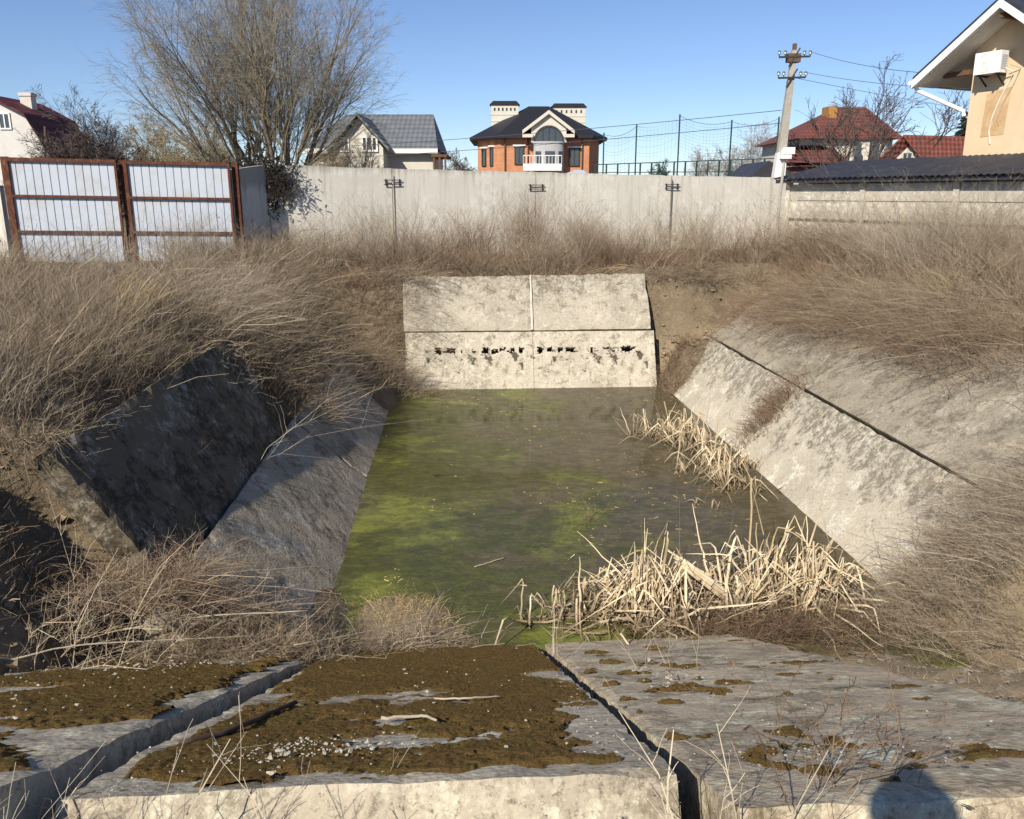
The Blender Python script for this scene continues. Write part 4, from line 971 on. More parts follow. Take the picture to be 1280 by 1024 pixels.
def stems_from(base, dirs, lens, K, rg, r0, wig=.02, bend=0.0, spread=.2):
    N = len(dirs); s = np.linspace(0, 1, K)[None, :, None]
    d = dirs / np.linalg.norm(dirs, axis=1, keepdims=True)
    w = np.cumsum(rg.normal(0, wig, (N, K, 3)), 1); w -= w[:, :1]
    b = np.array(base) + rg.normal(0, spread, (N, 3)) * (1, 1, 0)
    P = b[:, None] + lens[:, None, None] * (d[:, None] * s + w)
    P[..., 2] += (lens[:, None] * bend * s[..., 0] ** 2)
    return P, r0[:, None] * (1 - .8 * np.linspace(0, 1, K)[None])
def tree(name, base, label, dirs, lens, r0, levels, mats, seed, group=None, spread=.2, wig=.02, bend=0.0, cat='tree'):
    """levels: keyword dicts for kids(); the first goes with the trunk, the others make the crown"""
    rg = np.random.default_rng(seed)
    root = empty(name, base, label, cat, group)
    P, r = stems_from(base, np.array(dirs, float), np.array(lens, float), 9, rg, np.array(r0, float), wig, bend, spread)
    g = Geo(); strips(g, P, r, 7); cr = Geo()
    for i, lv in enumerate(levels):
        P, r = kids(P, r, rg=rg, **lv)
        if i == 0: strips(g, P, r, 5)
        elif i == 1: strips(cr, P, r, 3)
        else: strips(cr, P, r, 2, rg)
    build('trunk', g, M[mats[0]], root, smooth=True); build('crown', cr, M[mats[1]], root)
    return root
rt = np.random.default_rng(21)
nS = 34
az = (np.arange(nS) * 2.39996 + rt.uniform(-.2, .2, nS)) % 6.2832; tl = R(1) * (np.linspace(2, 41, nS) + rt.uniform(-4, 4, nS))
dirs = np.stack([np.sin(tl) * np.cos(az) * 1.0, np.sin(tl) * np.sin(az) * .8, np.cos(tl)], -1)
wb = W(342, 300, 34) * (1, 1, 0)
tree('willow_tree', wb, 'huge bare multi-stemmed willow rising above the wall beside the gate', dirs, rt.uniform(7.6, 9.4, nS) * (1 - .14 * tl), rt.uniform(.05, .105, nS),
     [dict(n=9, lo=.32, hi=.98, l0=.35, l1=.6, ang=(12, 38), up=.12, K=7, rf=.5, wig=.02),
      dict(n=14, lo=.15, hi=1, l0=.35, l1=.7, ang=(15, 50), up=.05, K=5, rf=.45, wig=.03, rmin=.0048),
      dict(n=8, lo=.1, hi=1, l0=.45, l1=1.0, ang=(15, 55), up=.0, K=4, rf=.6, wig=.04, droop=.15, rmin=.0034)],
     ('bark', 'twig'), 5, spread=.32, bend=.06)
def bush(px, f, w_px, top_px, label, mats, seed, n=14, name='bare_bush', tilt=(5, 60), lv=(8, 9, 6), cat='bush', group=None, rm=.007):
    base = W(px, 300, f) * (1, 1, 0); base[2] = 0; rg = np.random.default_rng(seed + 100)
    h = W(px, top_px, f)[2]; hw = w_px / 2 * (f / 1.04) / FOC
    az = rg.uniform(0, 6.28, n); tl = R(1) * rg.uniform(tilt[0], tilt[1], n)
    q = np.sqrt(rg.uniform(0, 1, n)) * min(1, tilt[1] / 45)
    e = np.stack([hw * q * np.cos(az), hw * q * np.sin(az), h * (1 - q * q * .75) ** .5], -1) * rg.uniform(.62, .9, (n, 1))
    L = np.linalg.norm(e, axis=1); d = e / L[:, None]
    return tree(name, base, label, d, L, rg.uniform(.04, .08, n), [dict(n=lv[0], lo=.2, hi=1, l0=.3, l1=.6, ang=(20, 55), up=.15, K=5, rf=.6, wig=.04),
        dict(n=lv[1], lo=.1, hi=1, l0=.35, l1=.7, ang=(20, 60), up=.1, K=4, rf=.6, wig=.06, rmin=rm), dict(n=lv[2], lo=.1, hi=1, l0=.4, l1=.9, ang=(20, 60), up=.05, K=3, rf=.6, wig=.06, rmin=rm)], mats, seed, group, wig=.03, cat=cat)
bush(130, 45, 128, 120, 'dark purple-brown thorny bush behind the left gate leaf', ('bark_grey', 'twig_dark'), 31, n=46, lv=(10, 9, 6), rm=.010)
bush(215, 50, 110, 126, 'yellowish bare bush between the dark bush and the willow', ('bark', 'twig_yel'), 32, n=34, lv=(9, 9, 6), rm=.010)
bush(275, 52, 90, 140, 'low yellowish bush just left of the willow stems', ('bark', 'twig_yel'), 33, n=30, lv=(9, 9, 6), rm=.010)
bush(-12, 40, 110, 148, 'small bare tree in front of the whitewashed house', ('bark_grey', 'twig_dark'), 34, n=6, tilt=(10, 70), lv=(6, 5, 3), name='bare_tree', cat='tree')
bush(420, 44, 60, 150, 'straggly bare bush in front of the white tiled house', ('bark', 'twig_yel'), 35, n=22, lv=(8, 8, 5))
bush(455, 42, 95, 150, 'thin low bush at the foot of the white tiled house', ('bark', 'twig'), 36, n=20, tilt=(20, 70), lv=(8, 7, 4))
bush(578, 75, 50, 190, 'small dark shrub left of the brick villa', ('bark_grey', 'twig_dark'), 37, n=24, rm=.014)
GB = 'pale birches beyond the sports netting'
for k_, (px, w_, tp, lab) in enumerate(((872, 50, 178, 'short pale birch farthest left beyond the netting'), (903, 46, 170, 'middle pale birch beyond the netting'), (945, 62, 150, 'tallest pale birch, just left of the utility pole'), (925, 44, 168, 'thin pale birch close behind the tallest one'))):
    bush(px, 85 + k_ * 3, w_, tp, lab, ('bark_pale', 'twig_pale'), 40 + k_, n=7, tilt=(2, 28), name='birch_tree', cat='tree', group=GB, lv=(9, 8, 6), rm=.014)
bush(825, 80, 22, 196, 'small dark evergreen bush behind the netting', ('bark_grey', 'needle'), 46, n=14, tilt=(2, 40), lv=(9, 9, 6), rm=.02)
# bare tree in front of the red hipped house
b0 = W(1058, 300, 38) * (1, 1, 0)
tree('bare_tree', b0, 'bare spreading tree with crooked dark limbs before the red hipped roof', [(-.62, .1, .75), (-.3, -.2, .9), (.05, .2, 1), (.38, 0, .95), (.75, .1, .7), (.95, -.1, .45), (-.8, .1, .5), (.2, -.3, 1)], [4.6, 5.2, 5.4, 6.2, 6.0, 5.2, 4.0, 5.2], [.08, .08, .09, .09, .09, .07, .07, .07],
     [dict(n=9, lo=.3, hi=1, l0=.35, l1=.6, ang=(20, 50), up=.12, K=6, rf=.6, wig=.05, rmin=.02), dict(n=7, lo=.2, hi=1, l0=.4, l1=.8, ang=(20, 55), up=.1, K=5, rf=.65, wig=.06, rmin=.013), dict(n=5, lo=.2, hi=1, l0=.4, l1=.8, ang=(20, 55), up=.05, K=4, rf=.65, wig=.06, rmin=.010)], ('bark_grey', 'twig_dark'), 61, spread=.15, wig=.035)
# conifer
cb_ = W(1187, 300, 90) * (1, 1, 0); hh = W(1187, 136, 90)[2]
rc = np.random.default_rng(8); CON = empty('conifer_tree', cb_, 'dark green conifer between the red gable and the stucco house', 'tree')
build('trunk', Geo().tube([cb_, cb_ + (0, 0, hh)], [.25, .03], 7), M['bark_grey'], CON)
n = 420; t = rc.uniform(.1, 1, n) ** .8; az = rc.uniform(0, 6.28, n); ln = (1 - t) * 2.4 + .25
d = np.stack([np.cos(az), np.sin(az), rc.uniform(-.25, .25, n) + .3 * t], -1); st = cb_ + np.stack([np.zeros(n), np.zeros(n), t * hh * .97], -1)
s = np.linspace(0, 1, 4)[None, :, None]; P = st[:, None] + ln[:, None, None] * rc.uniform(.7, 1.1, (n, 1, 1)) * d[:, None] * s; P[..., 2] -= (.25 * ln[:, None] * s[..., 0] ** 2)
g = Geo(); strips(g, P, np.full((n, 4), .03), 3); Q, r = kids(P, np.full((n, 4), .05), 26, .15, 1, .18, .35, (35, 70), .0, 3, rc, .05, 1); strips(g, Q, np.full(r.shape, .055), 2, rc); build('crown', g, M['needle'], CON)

# dark patch of small black-brown strips at the wall end beside the gate
rc = np.random.default_rng(14); g = Geo()
for (px, py, n_, sp) in ((348, 222, 260, .35), (338, 240, 160, .25), (358, 232, 90, .2), (325, 212, 200, .4), (345, 258, 50, .18)):
    n_ *= 4; a = W(px - 6, py, 23.3); c = a + rc.normal(0, 1, (n_, 3)) * (sp, .03, sp * .8); c[:, 1] = a[1] - .06 - np.abs(rc.normal(0, .03, n_))
    dd = rc.normal(0, 1, (n_, 1, 3)) * (1, .4, 1) + (0, 0, -.6); s = np.linspace(0, 1, 3)[None, :, None]
    strips(g, c[:, None] + dd * s * .055, np.full((n_, 3), .010) * rc.uniform(.4, 2.0, (n_, 1)), 2, rc)
build('dark_wall_patch', g, M['dark_patch'], label='dark patch of small strips on the wall end beside the gate', cat='dark_patch')

# ------------------------------------------------------------------ dry weeds
def weeds(g, u, v, h, lean, droop, rg, r0=.0034, ntw=5, twl=.32, K=5, sides=2, jit=.24, z=None, base=None, curl=.38, tw_up=.35, wig=.045, tw_r=.7, ntw2=0, heads=0):
    """stems rooted at basin (u,v), leaning along lean (basin vectors), with side twigs"""
    N = len(u)
    b = base if base is not None else Bn(u, v, terrain(u, v) - .04 if z is None else z)
    lx = lean[:, 0] * CA - lean[:, 1] * SA; ly = lean[:, 0] * SA + lean[:, 1] * CA
    d = np.stack([lx * .35, ly * .35, np.ones(N)], -1) + rg.normal(0, jit, (N, 3)) * (1, 1, .2)
    d /= np.linalg.norm(d, axis=1, keepdims=True)
    s = np.linspace(0, 1, K)[None, :, None]
    w = np.cumsum(rg.normal(0, wig, (N, K, 3)), 1); w -= w[:, :1]
    P = b[:, None] + h[:, None, None] * (d[:, None] * s + np.stack([lx, ly, np.zeros(N)], -1)[:, None] * curl * s ** 2 + w)
    P[..., 2] -= (h * droop)[:, None] * s[..., 0] ** 2
    rad = r0 * np.clip(rg.lognormal(-.12, .5, (N, 1)), .35, 3) * (1 - .7 * np.linspace(0, 1, K)[None])
    strips(g, P, rad, sides, rg)
    if heads:
        H, hr = kids(P, rad, heads, .8, 1, .03, .06, (10, 40), .2, 3, rg, .05, 1, .0, 0, .004)
        strips(g, H, np.full(hr.shape, .0042) * (1, 1.2, .4), 2, rg)
    if ntw:
        Q, r = kids(P, rad, ntw, .25, 1, twl * .45, twl * 1.25, (22, 65), tw_up, 3 if sides == 2 else 4, rg, .06, tw_r, .0, .4, r0 * .32)
        strips(g, Q, r, 2 if sides == 2 else 3, rg)
        if ntw2: strips(g, *kids(Q, r, ntw2, .2, 1, .35, .8, (22, 65), .25, 3, rg, .06, .8, .0, .3, r0 * .3), 2, rg)
        return P, Q
    return P, None
def scatter(n, u0, u1, v0, v1, dens, rg):
    u, v = rg.uniform(u0, u1, n), rg.uniform(v0, v1, n)
    k = rg.random(n) < dens(u, v)
    return u[k], v[k]
rg = np.random.default_rng(77)
def edge_l(v): return -3.55 - 1.15 * sm(7.0, 5.6, v)
# left bank
def field(name, label, cat, mat, n, box, dens, hf, leanf, droopf, **kw):
    per = kw.pop('per', 80); sp = kw.pop('sp', .19); g = Geo()
    cu, cv = scatter(max(4, n // per), *box, dens, rg); nc = len(cu)
    size = rg.lognormal(-.12, .45, nc)                       # every shrub has its own size, fullness and lean
    cnt = rg.poisson(per * size); i = np.repeat(np.arange(nc), cnt); m = len(i)
    off = rg.normal(0, 1, (m, 2)) * (sp * size[i])[:, None]
    u, v = cu[i] + off[:, 0], cv[i] + off[:, 1]
    ok = dens(u, v) > .04; u, v, i, off = u[ok], v[ok], i[ok], off[ok]
    lean = leanf(u, v) + rg.normal(0, .38, (nc, 2))[i] + off / (sp * 1.0) * .34
    weeds(g, u, v, hf(u, v) * np.clip(size[i], .45, 1.9) ** .8 * rg.uniform(.55, 1.15, len(u)), lean, droopf(u, v), rg, **kw)
    build(name, g, M[mat], label=label, cat=cat, kind='stuff', origin=B((box[0] + box[1]) / 2, (box[2] + box[3]) / 2, 0))
patch = lambda u, v, s, o: np.clip((fbm(u * s * 1.7 + o, v * s * 1.7 + o, 3) - .40) * 5.0, .03, 1)
def dl(u, v): return patch(u, v, .5, 5) * sm(-3.75, -4.2, u - .3 * sm(12.5, 14, v) + .25 * sm(7.9, 7.2, v)) * (1 - .8 * sm(18.5, 19.8, v) * sm(-5.6, -6.6, u)) 
def hl_(u, v): return (.50 + .5 * (fbm(u * .35 + 3, v * .35, 3)) ) * (1 - .5 * sm(12, 8.5, v)) * (1 - .6 * sm(16, 19, v) * sm(-5.6, -7.0, u)) 
def ll(u, v):
    e = sm(-5.2, -3.6, u) * (.2 + .35 * sm(10.5, 13, v)); nx = (fbm(u * .5, v * .5 + 60, 3) - .5) * (.5 + .5 * sm(8, 12, v))
    return np.stack([.15 + .55 * e + nx * .9, -.15 + (fbm(u * .5 + 30, v * .5, 3) - .5) * .9], -1)
def drl(u, v): return .08 + .25 * sm(-5.0, -3.6, u)
field('dry_weeds', 'thick tangle of dry brown weeds covering the left bank below the gate', 'weeds', 'weed', 30000, (-15, -3.3, 6.0, 22.3), dl, hl_, ll, drl, ntw=5)
field('dry_weeds', 'fine upright stalks along the near edge of the left bank above the dark slab', 'weeds', 'weed', 15000, (-10, -3.55, 7.0, 13.5), lambda u, v: .55 + .45 * patch(u, v, .9, 15) - 1.2 * (u > -4.05), lambda u, v: .50 + .35 * fbm(u * .8, v * .8 + 91, 3), lambda u, v: rg.normal(.05, .12, (len(u), 2)), lambda u, v: .03 + 0 * u, ntw=4, per=20, sp=.16, r0=.0022)
field('dry_weeds', 'paler grey stalks standing among the weeds of the left bank', 'weeds', 'weed_grey', 13000, (-14, -3.4, 6.2, 22.0), lambda u, v: patch(u, v, .7, 25) * sm(-3.8, -4.25, u + .25 * sm(7.9, 7.2, v)), lambda u, v: hl_(u, v) * 1.15, ll, drl, ntw=6, r0=.003)
# back bank
field('dry_weeds', 'belt of dry weeds along the foot of the long concrete wall', 'weeds', 'weed', 26000, (-7.5, 11, 21.1, 26.0), lambda u, v: patch(u, v, .8, 44) * .9, lambda u, v: .42 + 1.5 * np.clip(fbm(u * .8 + 9, v * .5, 3) - .36, 0, 1) * 1.4, lambda u, v: np.stack([fbm(u, v, 2) - .5, -.1 + 0 * u], -1), lambda u, v: .03 + 0 * u, ntw=5, ntw2=2, per=22, sp=.15)
field('dry_weeds', 'low reddish brown weeds hanging above the far slab wall', 'weeds', 'weed_red', 12000, (-4.5, 8.5, 20.9, 23.6), lambda u, v: patch(u, v, .8, 64) * (1 - .8 * ((u > -1.5) & (u < 4.8) & (v < 21.2))) * (1 - .9 * ((u > 4.7) & (v < 21.7))), lambda u, v: .34 + .3 * fbm(u, v, 2), lambda u, v: np.stack([rg.normal(0, .4, len(u)), -.2 + rg.normal(0, .3, len(u))], -1), lambda u, v: .25 + 0 * u, ntw=5)
# right bank
def er(u, v): return u + .35 * (fbm(u * 0 + 3, v * .8, 3) - .5) * 3
def dr(u, v): return patch(u, v, .5, 85) * sm(7.1, 7.7, er(u, v)) * (1 - .8 * (np.exp(-((u - 7.2) / .8) ** 2 - ((v - 11.0) / 2.2) ** 2)))
def lr(u, v):
    e = sm(10.5, 7.6, u); nx = fbm(u * .5, v * .5 + 160, 3) - .5
    return np.stack([-.05 - .6 * e * e + nx * .9, -.12 + (fbm(u * .5 + 130, v * .5, 3) - .5) * .8], -1)
field('dry_weeds', 'combed-over brown weeds draping the right bank above the dusty slabs', 'weeds', 'weed', 26000, (6.6, 14.5, 7.2, 24), dr, lambda u, v: .42 + .55 * fbm(u * .4, v * .4 + 7, 3) + .25 * sm(9, 12, u), lr, lambda u, v: .06 + .36 * sm(9.2, 7.3, u), ntw=6)
field('dry_weeds', 'reddish brown weeds mixed into the right bank', 'weeds', 'weed_red', 15000, (6.8, 14, 10, 23.5), lambda u, v: patch(u, v, .7, 105) * sm(7.0, 7.6, er(u, v)), lambda u, v: .36 + .5 * fbm(u * .5, v * .5 + 17, 3), lr, lambda u, v: .1 + .3 * sm(9.2, 7.3, u), ntw=6)
field('dry_weeds', 'tall pale stalks before the precast fence', 'weeds', 'weed_grey', 8000, (8.5, 15, 15, 25.5), lambda u, v: patch(u, v, .9, 145) * sm(8.8, 10.2, u), lambda u, v: .85 + .75 * fbm(u * .6, v * .6 + 37, 3), lambda u, v: np.stack([-.1 + 0 * u, -.05 + 0 * u], -1), lambda u, v: .02 + 0 * u, ntw=6, ntw2=2, per=18)
# other kinds of growth breaking up the banks
field('dark_twigs', 'low dark twiggy undergrowth scattered through the left bank', 'undergrowth', 'weed_dark', 9000, (-14, -3.7, 7.0, 22), lambda u, v: (fbm(u * .9 + 70, v * .9, 3) > .53) * 1.0, lambda u, v: .34 + .3 * fbm(u, v, 2), lambda u, v: rg.normal(0, .35, (len(u), 2)), lambda u, v: .1 + 0 * u, ntw=7, per=70, sp=.24, jit=.4, curl=.1, r0=.0042)
field('dark_twigs', 'low dark twiggy undergrowth scattered through the right bank', 'undergrowth', 'weed_dark', 9000, (7.3, 14, 8, 24), lambda u, v: (fbm(u * .9 + 170, v * .9, 3) > .53) * 1.0, lambda u, v: .34 + .34 * fbm(u, v, 2), lambda u, v: rg.normal(-.1, .35, (len(u), 2)), lambda u, v: .1 + 0 * u, ntw=7, per=70, sp=.26, jit=.4, curl=.1, r0=.0042)
field('dark_twigs', 'dark twiggy bushes along the foot of the long concrete wall', 'undergrowth', 'weed_dark', 6500, (-6.5, 10.5, 21.4, 24.5), lambda u, v: (fbm(u * .8 + 270, v * .6, 3) > .47) * 1.0, lambda u, v: .45 + .55 * fbm(u, v, 2), lambda u, v: rg.normal(0, .3, (len(u), 2)), lambda u, v: .05 + 0 * u, ntw=7, per=60, sp=.26, jit=.35, curl=.1, r0=.0046)
field('seed_stalks', 'upright seed-headed stalks rising above the weeds of both banks and the wall foot', 'weed stalks', 'weed_grey', 1500, (-12, 13, 8, 25.5), lambda u, v: (((u < -3.9) & (v < 17)) | (u > 7.9) | (v > 21.4)) * .7, lambda u, v: .85 + .45 * fbm(u, v, 2), lambda u, v: rg.normal(0, .12, (len(u), 2)), lambda u, v: .0 + 0 * u, ntw=5, per=5, sp=.12, heads=7, jit=.1, curl=.1, r0=.0034)
field('straw_mats', 'flattened straw-coloured grass mats between the weeds of both banks', 'dead grass', 'straw', 9000, (-12, 13, 7.5, 24), lambda u, v: ((u < -3.8) | (u > 7.6) | (v > 21.2)) * (fbm(u * .9 + 370, v * .9, 3) > .56) * 1.0, lambda u, v: .28 + .2 * fbm(u, v, 2), lambda u, v: rg.normal(0, .9, (len(u), 2)), lambda u, v: .45 + 0 * u, ntw=0, per=70, sp=.22, r0=.0046)
# corners of the basin
field('dry_brush', 'dark brush filling the far left corner of the basin', 'brush', 'weed', 14000, (-4.6, -.9, 12.7, 21.3), lambda u, v: patch(u, v, .9, 165) * np.clip(sm(-2.45, -3.0, u) + sm(18.4, 19.3, v) * sm(-.5, -1.5, u), 0, 1) * sm(12.8, 13.4, v), lambda u, v: .45 + .45 * fbm(u, v, 2), lambda u, v: np.stack([.55 + 0 * u, -.35 + 0 * u], -1), lambda u, v: .35 + 0 * u, ntw=5)
field('dry_brush', 'low brush on the sandy slope right of the far slab wall', 'brush', 'weed_red', 2200, (4.85, 8.2, 18.6, 21.6), lambda u, v: patch(u, v, 1.1, 185) * (1 - .95 * np.exp(-((u - 6.0) / .8) ** 2 - ((v - 20.2) / .6) ** 2)), lambda u, v: .28 + .3 * fbm(u, v, 2), lambda u, v: np.stack([-.4 + 0 * u, -.35 + 0 * u], -1), lambda u, v: .3 + 0 * u, ntw=4)
field('dry_brush', 'wiry brush over the bank at the near right of the basin', 'brush', 'weed_grey', 9000, (3.9, 9.5, 5.6, 9.6), lambda u, v: patch(u, v, .9, 205) * sm(4.2, 5.4, u) * sm(8.8, 8.1, v), lambda u, v: .22 + .26 * fbm(u, v, 2) + .1 * sm(5.5, 8, u), lambda u, v: np.stack([-.65 + 0 * u, .1 + rg.normal(0, .4, len(u))], -1), lambda u, v: .4 + 0 * u, ntw=6, r0=.0024)
field('ground_litter', 'short dead grass and litter on the bare ground around the basin', 'dead grass', 'weed', 30000, (-9, 11, 4.0, 24), lambda u, v: np.clip(sm(-3.6, -4.2, u) + sm(7.3, 8.0, u) + sm(20.9, 21.4, v) + sm(2.9, 3.3, u) * sm(8.2, 7.2, v), 0, 1) * .9 * (1 - .9 * np.exp(-((u - 5.7) / 1.3) ** 2 - ((v - 20.6) / 1.1) ** 2)), lambda u, v: .10 + .12 * fbm(u, v, 2), lambda u, v: rg.normal(0, .9, (len(u), 2)), lambda u, v: .35 + 0 * u, ntw=2, r0=.0022, K=4, per=10, sp=.3)
field('green_grass', 'sparse tufts of fresh green grass on the banks', 'grass', 'green', 3800, (-7, 10, 9, 23.2), lambda u, v: (fbm(u * 1.4 + 7, v * 1.4, 3) > .57) * np.clip(sm(-3.6, -4.0, u) * sm(-5.5, -4.6, u) + sm(7.6, 8.6, u) * .5 + sm(21.0, 21.4, v), 0, 1), lambda u, v: .16 + 0 * u, lambda u, v: rg.normal(0, .6, (len(u), 2)), lambda u, v: .2 + 0 * u, ntw=0, r0=.004, K=4)
field('dry_grass', 'matted yellowish dead grass on the silted shore at the near left corner of the water', 'dead grass', 'straw', 7600, (-1.6, 1.0, 7.5, 9.7), lambda u, v: .8 * np.exp(-((u + .45) / 1.0) ** 2 - ((v - 8.5) / .8) ** 2) * (terrain(u, v) > WATER_Z - .02), lambda u, v: .13 + 0 * u, lambda u, v: rg.normal(0, .9, (len(u), 2)), lambda u, v: .3 + 0 * u, ntw=2, r0=.0022, K=4)

# single plants and clumps that stand out
def clump(name, label, cat, mat, u, v, n, h, spread, lean, droop, seed, group=None, z=None, lj=.25, **kw):
    kw.setdefault('curl', .7); kw.setdefault('jit', .16)
    r_ = np.random.default_rng(seed)
    uu, vv = u + r_.normal(0, spread[0], n), v + r_.normal(0, spread[1], n)
    ln = np.array(lean)[None] + r_.normal(0, lj, (n, 2))
    g = Geo(); zz = None if z is None else (z(uu, vv) if callable(z) else np.full(n, z))
    P, Q = weeds(g, uu, vv, h * r_.uniform(.55, 1.1, n), ln, np.full(n, droop) * r_.uniform(.6, 1.3, n), r_, z=zz, **kw)
    heads = kw.get('heads')
    return build(name, g, M[mat], label=label, cat=cat, group=group, origin=B(u, v, float(terrain(u, v)) if z is None else (float(z(u, v)) if callable(z) else z)))
G1, G2 = 'brush clumps on the banks', 'weed stalks in the foreground'
clump('brush_clump', 'big combed-over mound of grey brush spilling over the dark slab', 'brush', 'weed_grey', -4.35, 14.9, 330, 1.25, (.4, 1.1), (.8, -.1), .5, 1, G1, ntw=7, r0=.0032, lj=.18)
clump('brush_clump', 'smaller mound of pale brush hanging beside the dark slab top', 'brush', 'weed_pale', -3.75, 12.6, 60, .7, (.18, .35), (.8, -.25), .6, 2, G1, ntw=6, lj=.2)
clump('brush_clump', 'brown brush hanging over the left end of the far slab wall', 'brush', 'weed', -1.55, 20.9, 520, 1.25, (.5, .2), (.45, -.75), .55, 3, G1, ntw=7)
clump('brush_clump', 'thin sprig drooping over the middle joint of the far slab wall', 'brush', 'weed_dark', 2.05, 21.15, 34, .95, (.14, .05), (.0, -.8), .75, 4, G1, ntw=6, r0=.0035)
clump('brush_clump', 'brown brush on the slope beside the right end of the far slab wall', 'brush', 'weed_red', 5.2, 19.5, 420, .6, (.28, .35), (-.2, -.6), .4, 5, G1, ntw=7)
clump('brush_clump', 'brown brush spilling down onto the farther dusty upper slab', 'brush', 'weed_red', 7.55, 16.4, 760, 1.25, (.35, 1.0), (-.95, -.3), .55, 6, G1, ntw=7, lj=.2)
clump('brush_clump', 'broad grey brush sweeping down over the nearer dusty upper slab', 'brush', 'weed', 7.85, 12.9, 1000, 1.45, (.35, 1.3), (-.95, -.35), .55, 7, G1, ntw=7, lj=.2)
clump('brush_clump', 'low brown tuft growing along the joint between two pale right bank slabs', 'brush', 'weed_red', 5.62, 14.35, 700, .42, (.26, .22), (-.55, -.25), .35, 8, G1, ntw=6, z=lambda u, v: -3.2 + 1.28 * (u - 4.75))
clump('brush_clump', 'low dark brown brush in front of the reeds at the near shore', 'brush', 'weed_dark', 3.2, 7.95, 900, .5, (.75, .22), (.1, -.25), .3, 9, G1, ntw=8, z=-2.85, lj=.6)
clump('brush_clump', 'arching wiry brush at the near right over the pebbly slab end', 'brush', 'weed_grey', 6.3, 7.9, 1500, .75, (.75, .42), (-.85, .1), .42, 10, G1, ntw=8, lj=.35, r0=.0026)
clump('brush_clump', 'tangled straw-coloured brush at the near left below the dark slab', 'brush', 'weed_grey', -2.15, 7.1, 800, .52, (.62, .28), (.35, -.15), .4, 11, G1, ntw=6, lj=.8, r0=.0024, z=lambda u, v: np.maximum(terrain(u, v), -1.72 - 1.02 * np.maximum(u + 2.58, 0)))
clump('brush_clump', 'darker brown brush behind the tangled straw-coloured brush', 'brush', 'weed_red', -2.3, 7.15, 1700, .36, (.75, .28), (.25, .0), .35, 12, G1, ntw=6, lj=.8, z=lambda u, v: np.maximum(terrain(u, v), -1.72 - 1.02 * np.maximum(u + 2.58, 0)))
clump('brush_clump', 'tangled grey twigs over the near left shore beside the water', 'brush', 'weed_grey', -1.0, 7.6, 190, .5, (.4, .25), (.55, .15), .45, 13, G1, ntw=6, lj=.7)
clump('brush_clump', 'pale budding branches arching over the raised mossy slab at the left edge', 'brush', 'weed_pale', -3.5, 6.3, 30, .95, (.35, .3), (.6, -.05), .28, 14, G1, ntw=8, r0=.0034, sides=3, lj=.45, wig=.06, z=-2.0)
clump('brush_clump', 'brown undergrowth below the budding branches at the left edge', 'brush', 'weed', -3.1, 6.8, 700, .36, (.55, .3), (.3, -.2), .3, 15, G1, ntw=6, lj=.6)
clump('brush_clump', 'thin hanging roots and grass over the near end of the dark slab', 'brush', 'weed', -4.05, 7.35, 190, .5, (.2, .1), (.3, -.35), 1.05, 16, G1, ntw=4, z=-.35, lj=.3)
clump('weed_stalks', 'group of tall thin stalks rising before the dark slab', 'weed', 'weed_pale', -2.95, 6.55, 9, 1.55, (.22, .15), (.25, .1), .02, 17, ntw=6, r0=.0055, sides=3, lj=.3)
clump('weed_stalks', 'bare forked twig leaning over the nearer ridged grey slab', 'weed', 'weed_pale', -2.75, 10.9, 3, 1.2, (.05, .1), (1.1, .15), .3, 18, ntw=9, r0=.0034, sides=3, lj=.2, wig=.07, z=-1.75)
clump('weed_tuft', 'tallest bushy weed against the wall below the middle bracket', 'weed', 'weed_red', 1.9, 24.2, 260, 2.0, (.32, .2), (.05, 0), .0, 19, ntw=9, lj=.18, jit=.12)
clump('weed_tuft', 'bushy weed against the wall left of the leftmost bracket', 'weed', 'weed', -2.5, 23.8, 150, 1.6, (.35, .2), (0, 0), .0, 20, ntw=9, lj=.25)
clump('weed_tuft', 'bushy weed against the wall right of the leftmost bracket', 'weed', 'weed_red', .2, 24.0, 140, 1.5, (.4, .2), (.1, 0), .0, 21, ntw=9, lj=.25)
clump('weed_tuft', 'spreading weed against the wall below the rightmost bracket', 'weed', 'weed', 6.0, 24.7, 160, 1.45, (.45, .2), (0, 0), .02, 22, ntw=9, lj=.3)
clump('weed_tuft', 'weed tuft where the long wall meets the precast fence', 'weed', 'weed_red', 9.0, 25.0, 150, 1.45, (.5, .3), (.05, 0), .02, 23, ntw=9, lj=.3)
clump('weed_tuft', 'large bushy shrub of fine twigs in front of the scalloped fence', 'weed', 'weed_grey', 11.3, 18.6, 420, 1.75, (.55, .6), (-.1, 0), .03, 24, ntw=10, lj=.35, r0=.0036)
clump('weed_tuft', 'tall weeds before the right gate leaf', 'weed', 'weed', -6.6, 20.4, 170, 1.35, (.55, .4), (.05, 0), .02, 25, ntw=8, lj=.3)
clump('weed_tuft', 'tall weeds before the middle gate post', 'weed', 'weed_grey', -8.2, 20.0, 110, 1.1, (.45, .4), (.05, 0), .02, 26, ntw=8, lj=.3)
clump('straw_tuft', 'yellow straw tuft in the brown weeds of the left bank', 'grass tuft', 'straw', -4.9, 12.6, 150, .8, (.14, .2), (.3, -.2), .12, 27, ntw=1, r0=.004)
clump('straw_tuft', 'yellow straw tuft in the brown weeds of the right bank', 'grass tuft', 'straw', 9.2, 15.2, 220, .6, (.16, .16), (-.5, -.3), .3, 28, ntw=1, r0=.004)
clump('brush_clump', 'small reddish brush lying high on the farther dusty upper slab', 'brush', 'weed_red', 7.2, 18.2, 420, 1.0, (.4, .7), (-.8, -.3), .5, 31, G1, ntw=7, lj=.3)
clump('brush_clump', 'dark brush at the waterline left of the far slab wall', 'brush', 'weed', -1.5, 19.75, 420, .95, (.45, .35), (.5, -.3), .4, 32, G1, ntw=7, lj=.4)
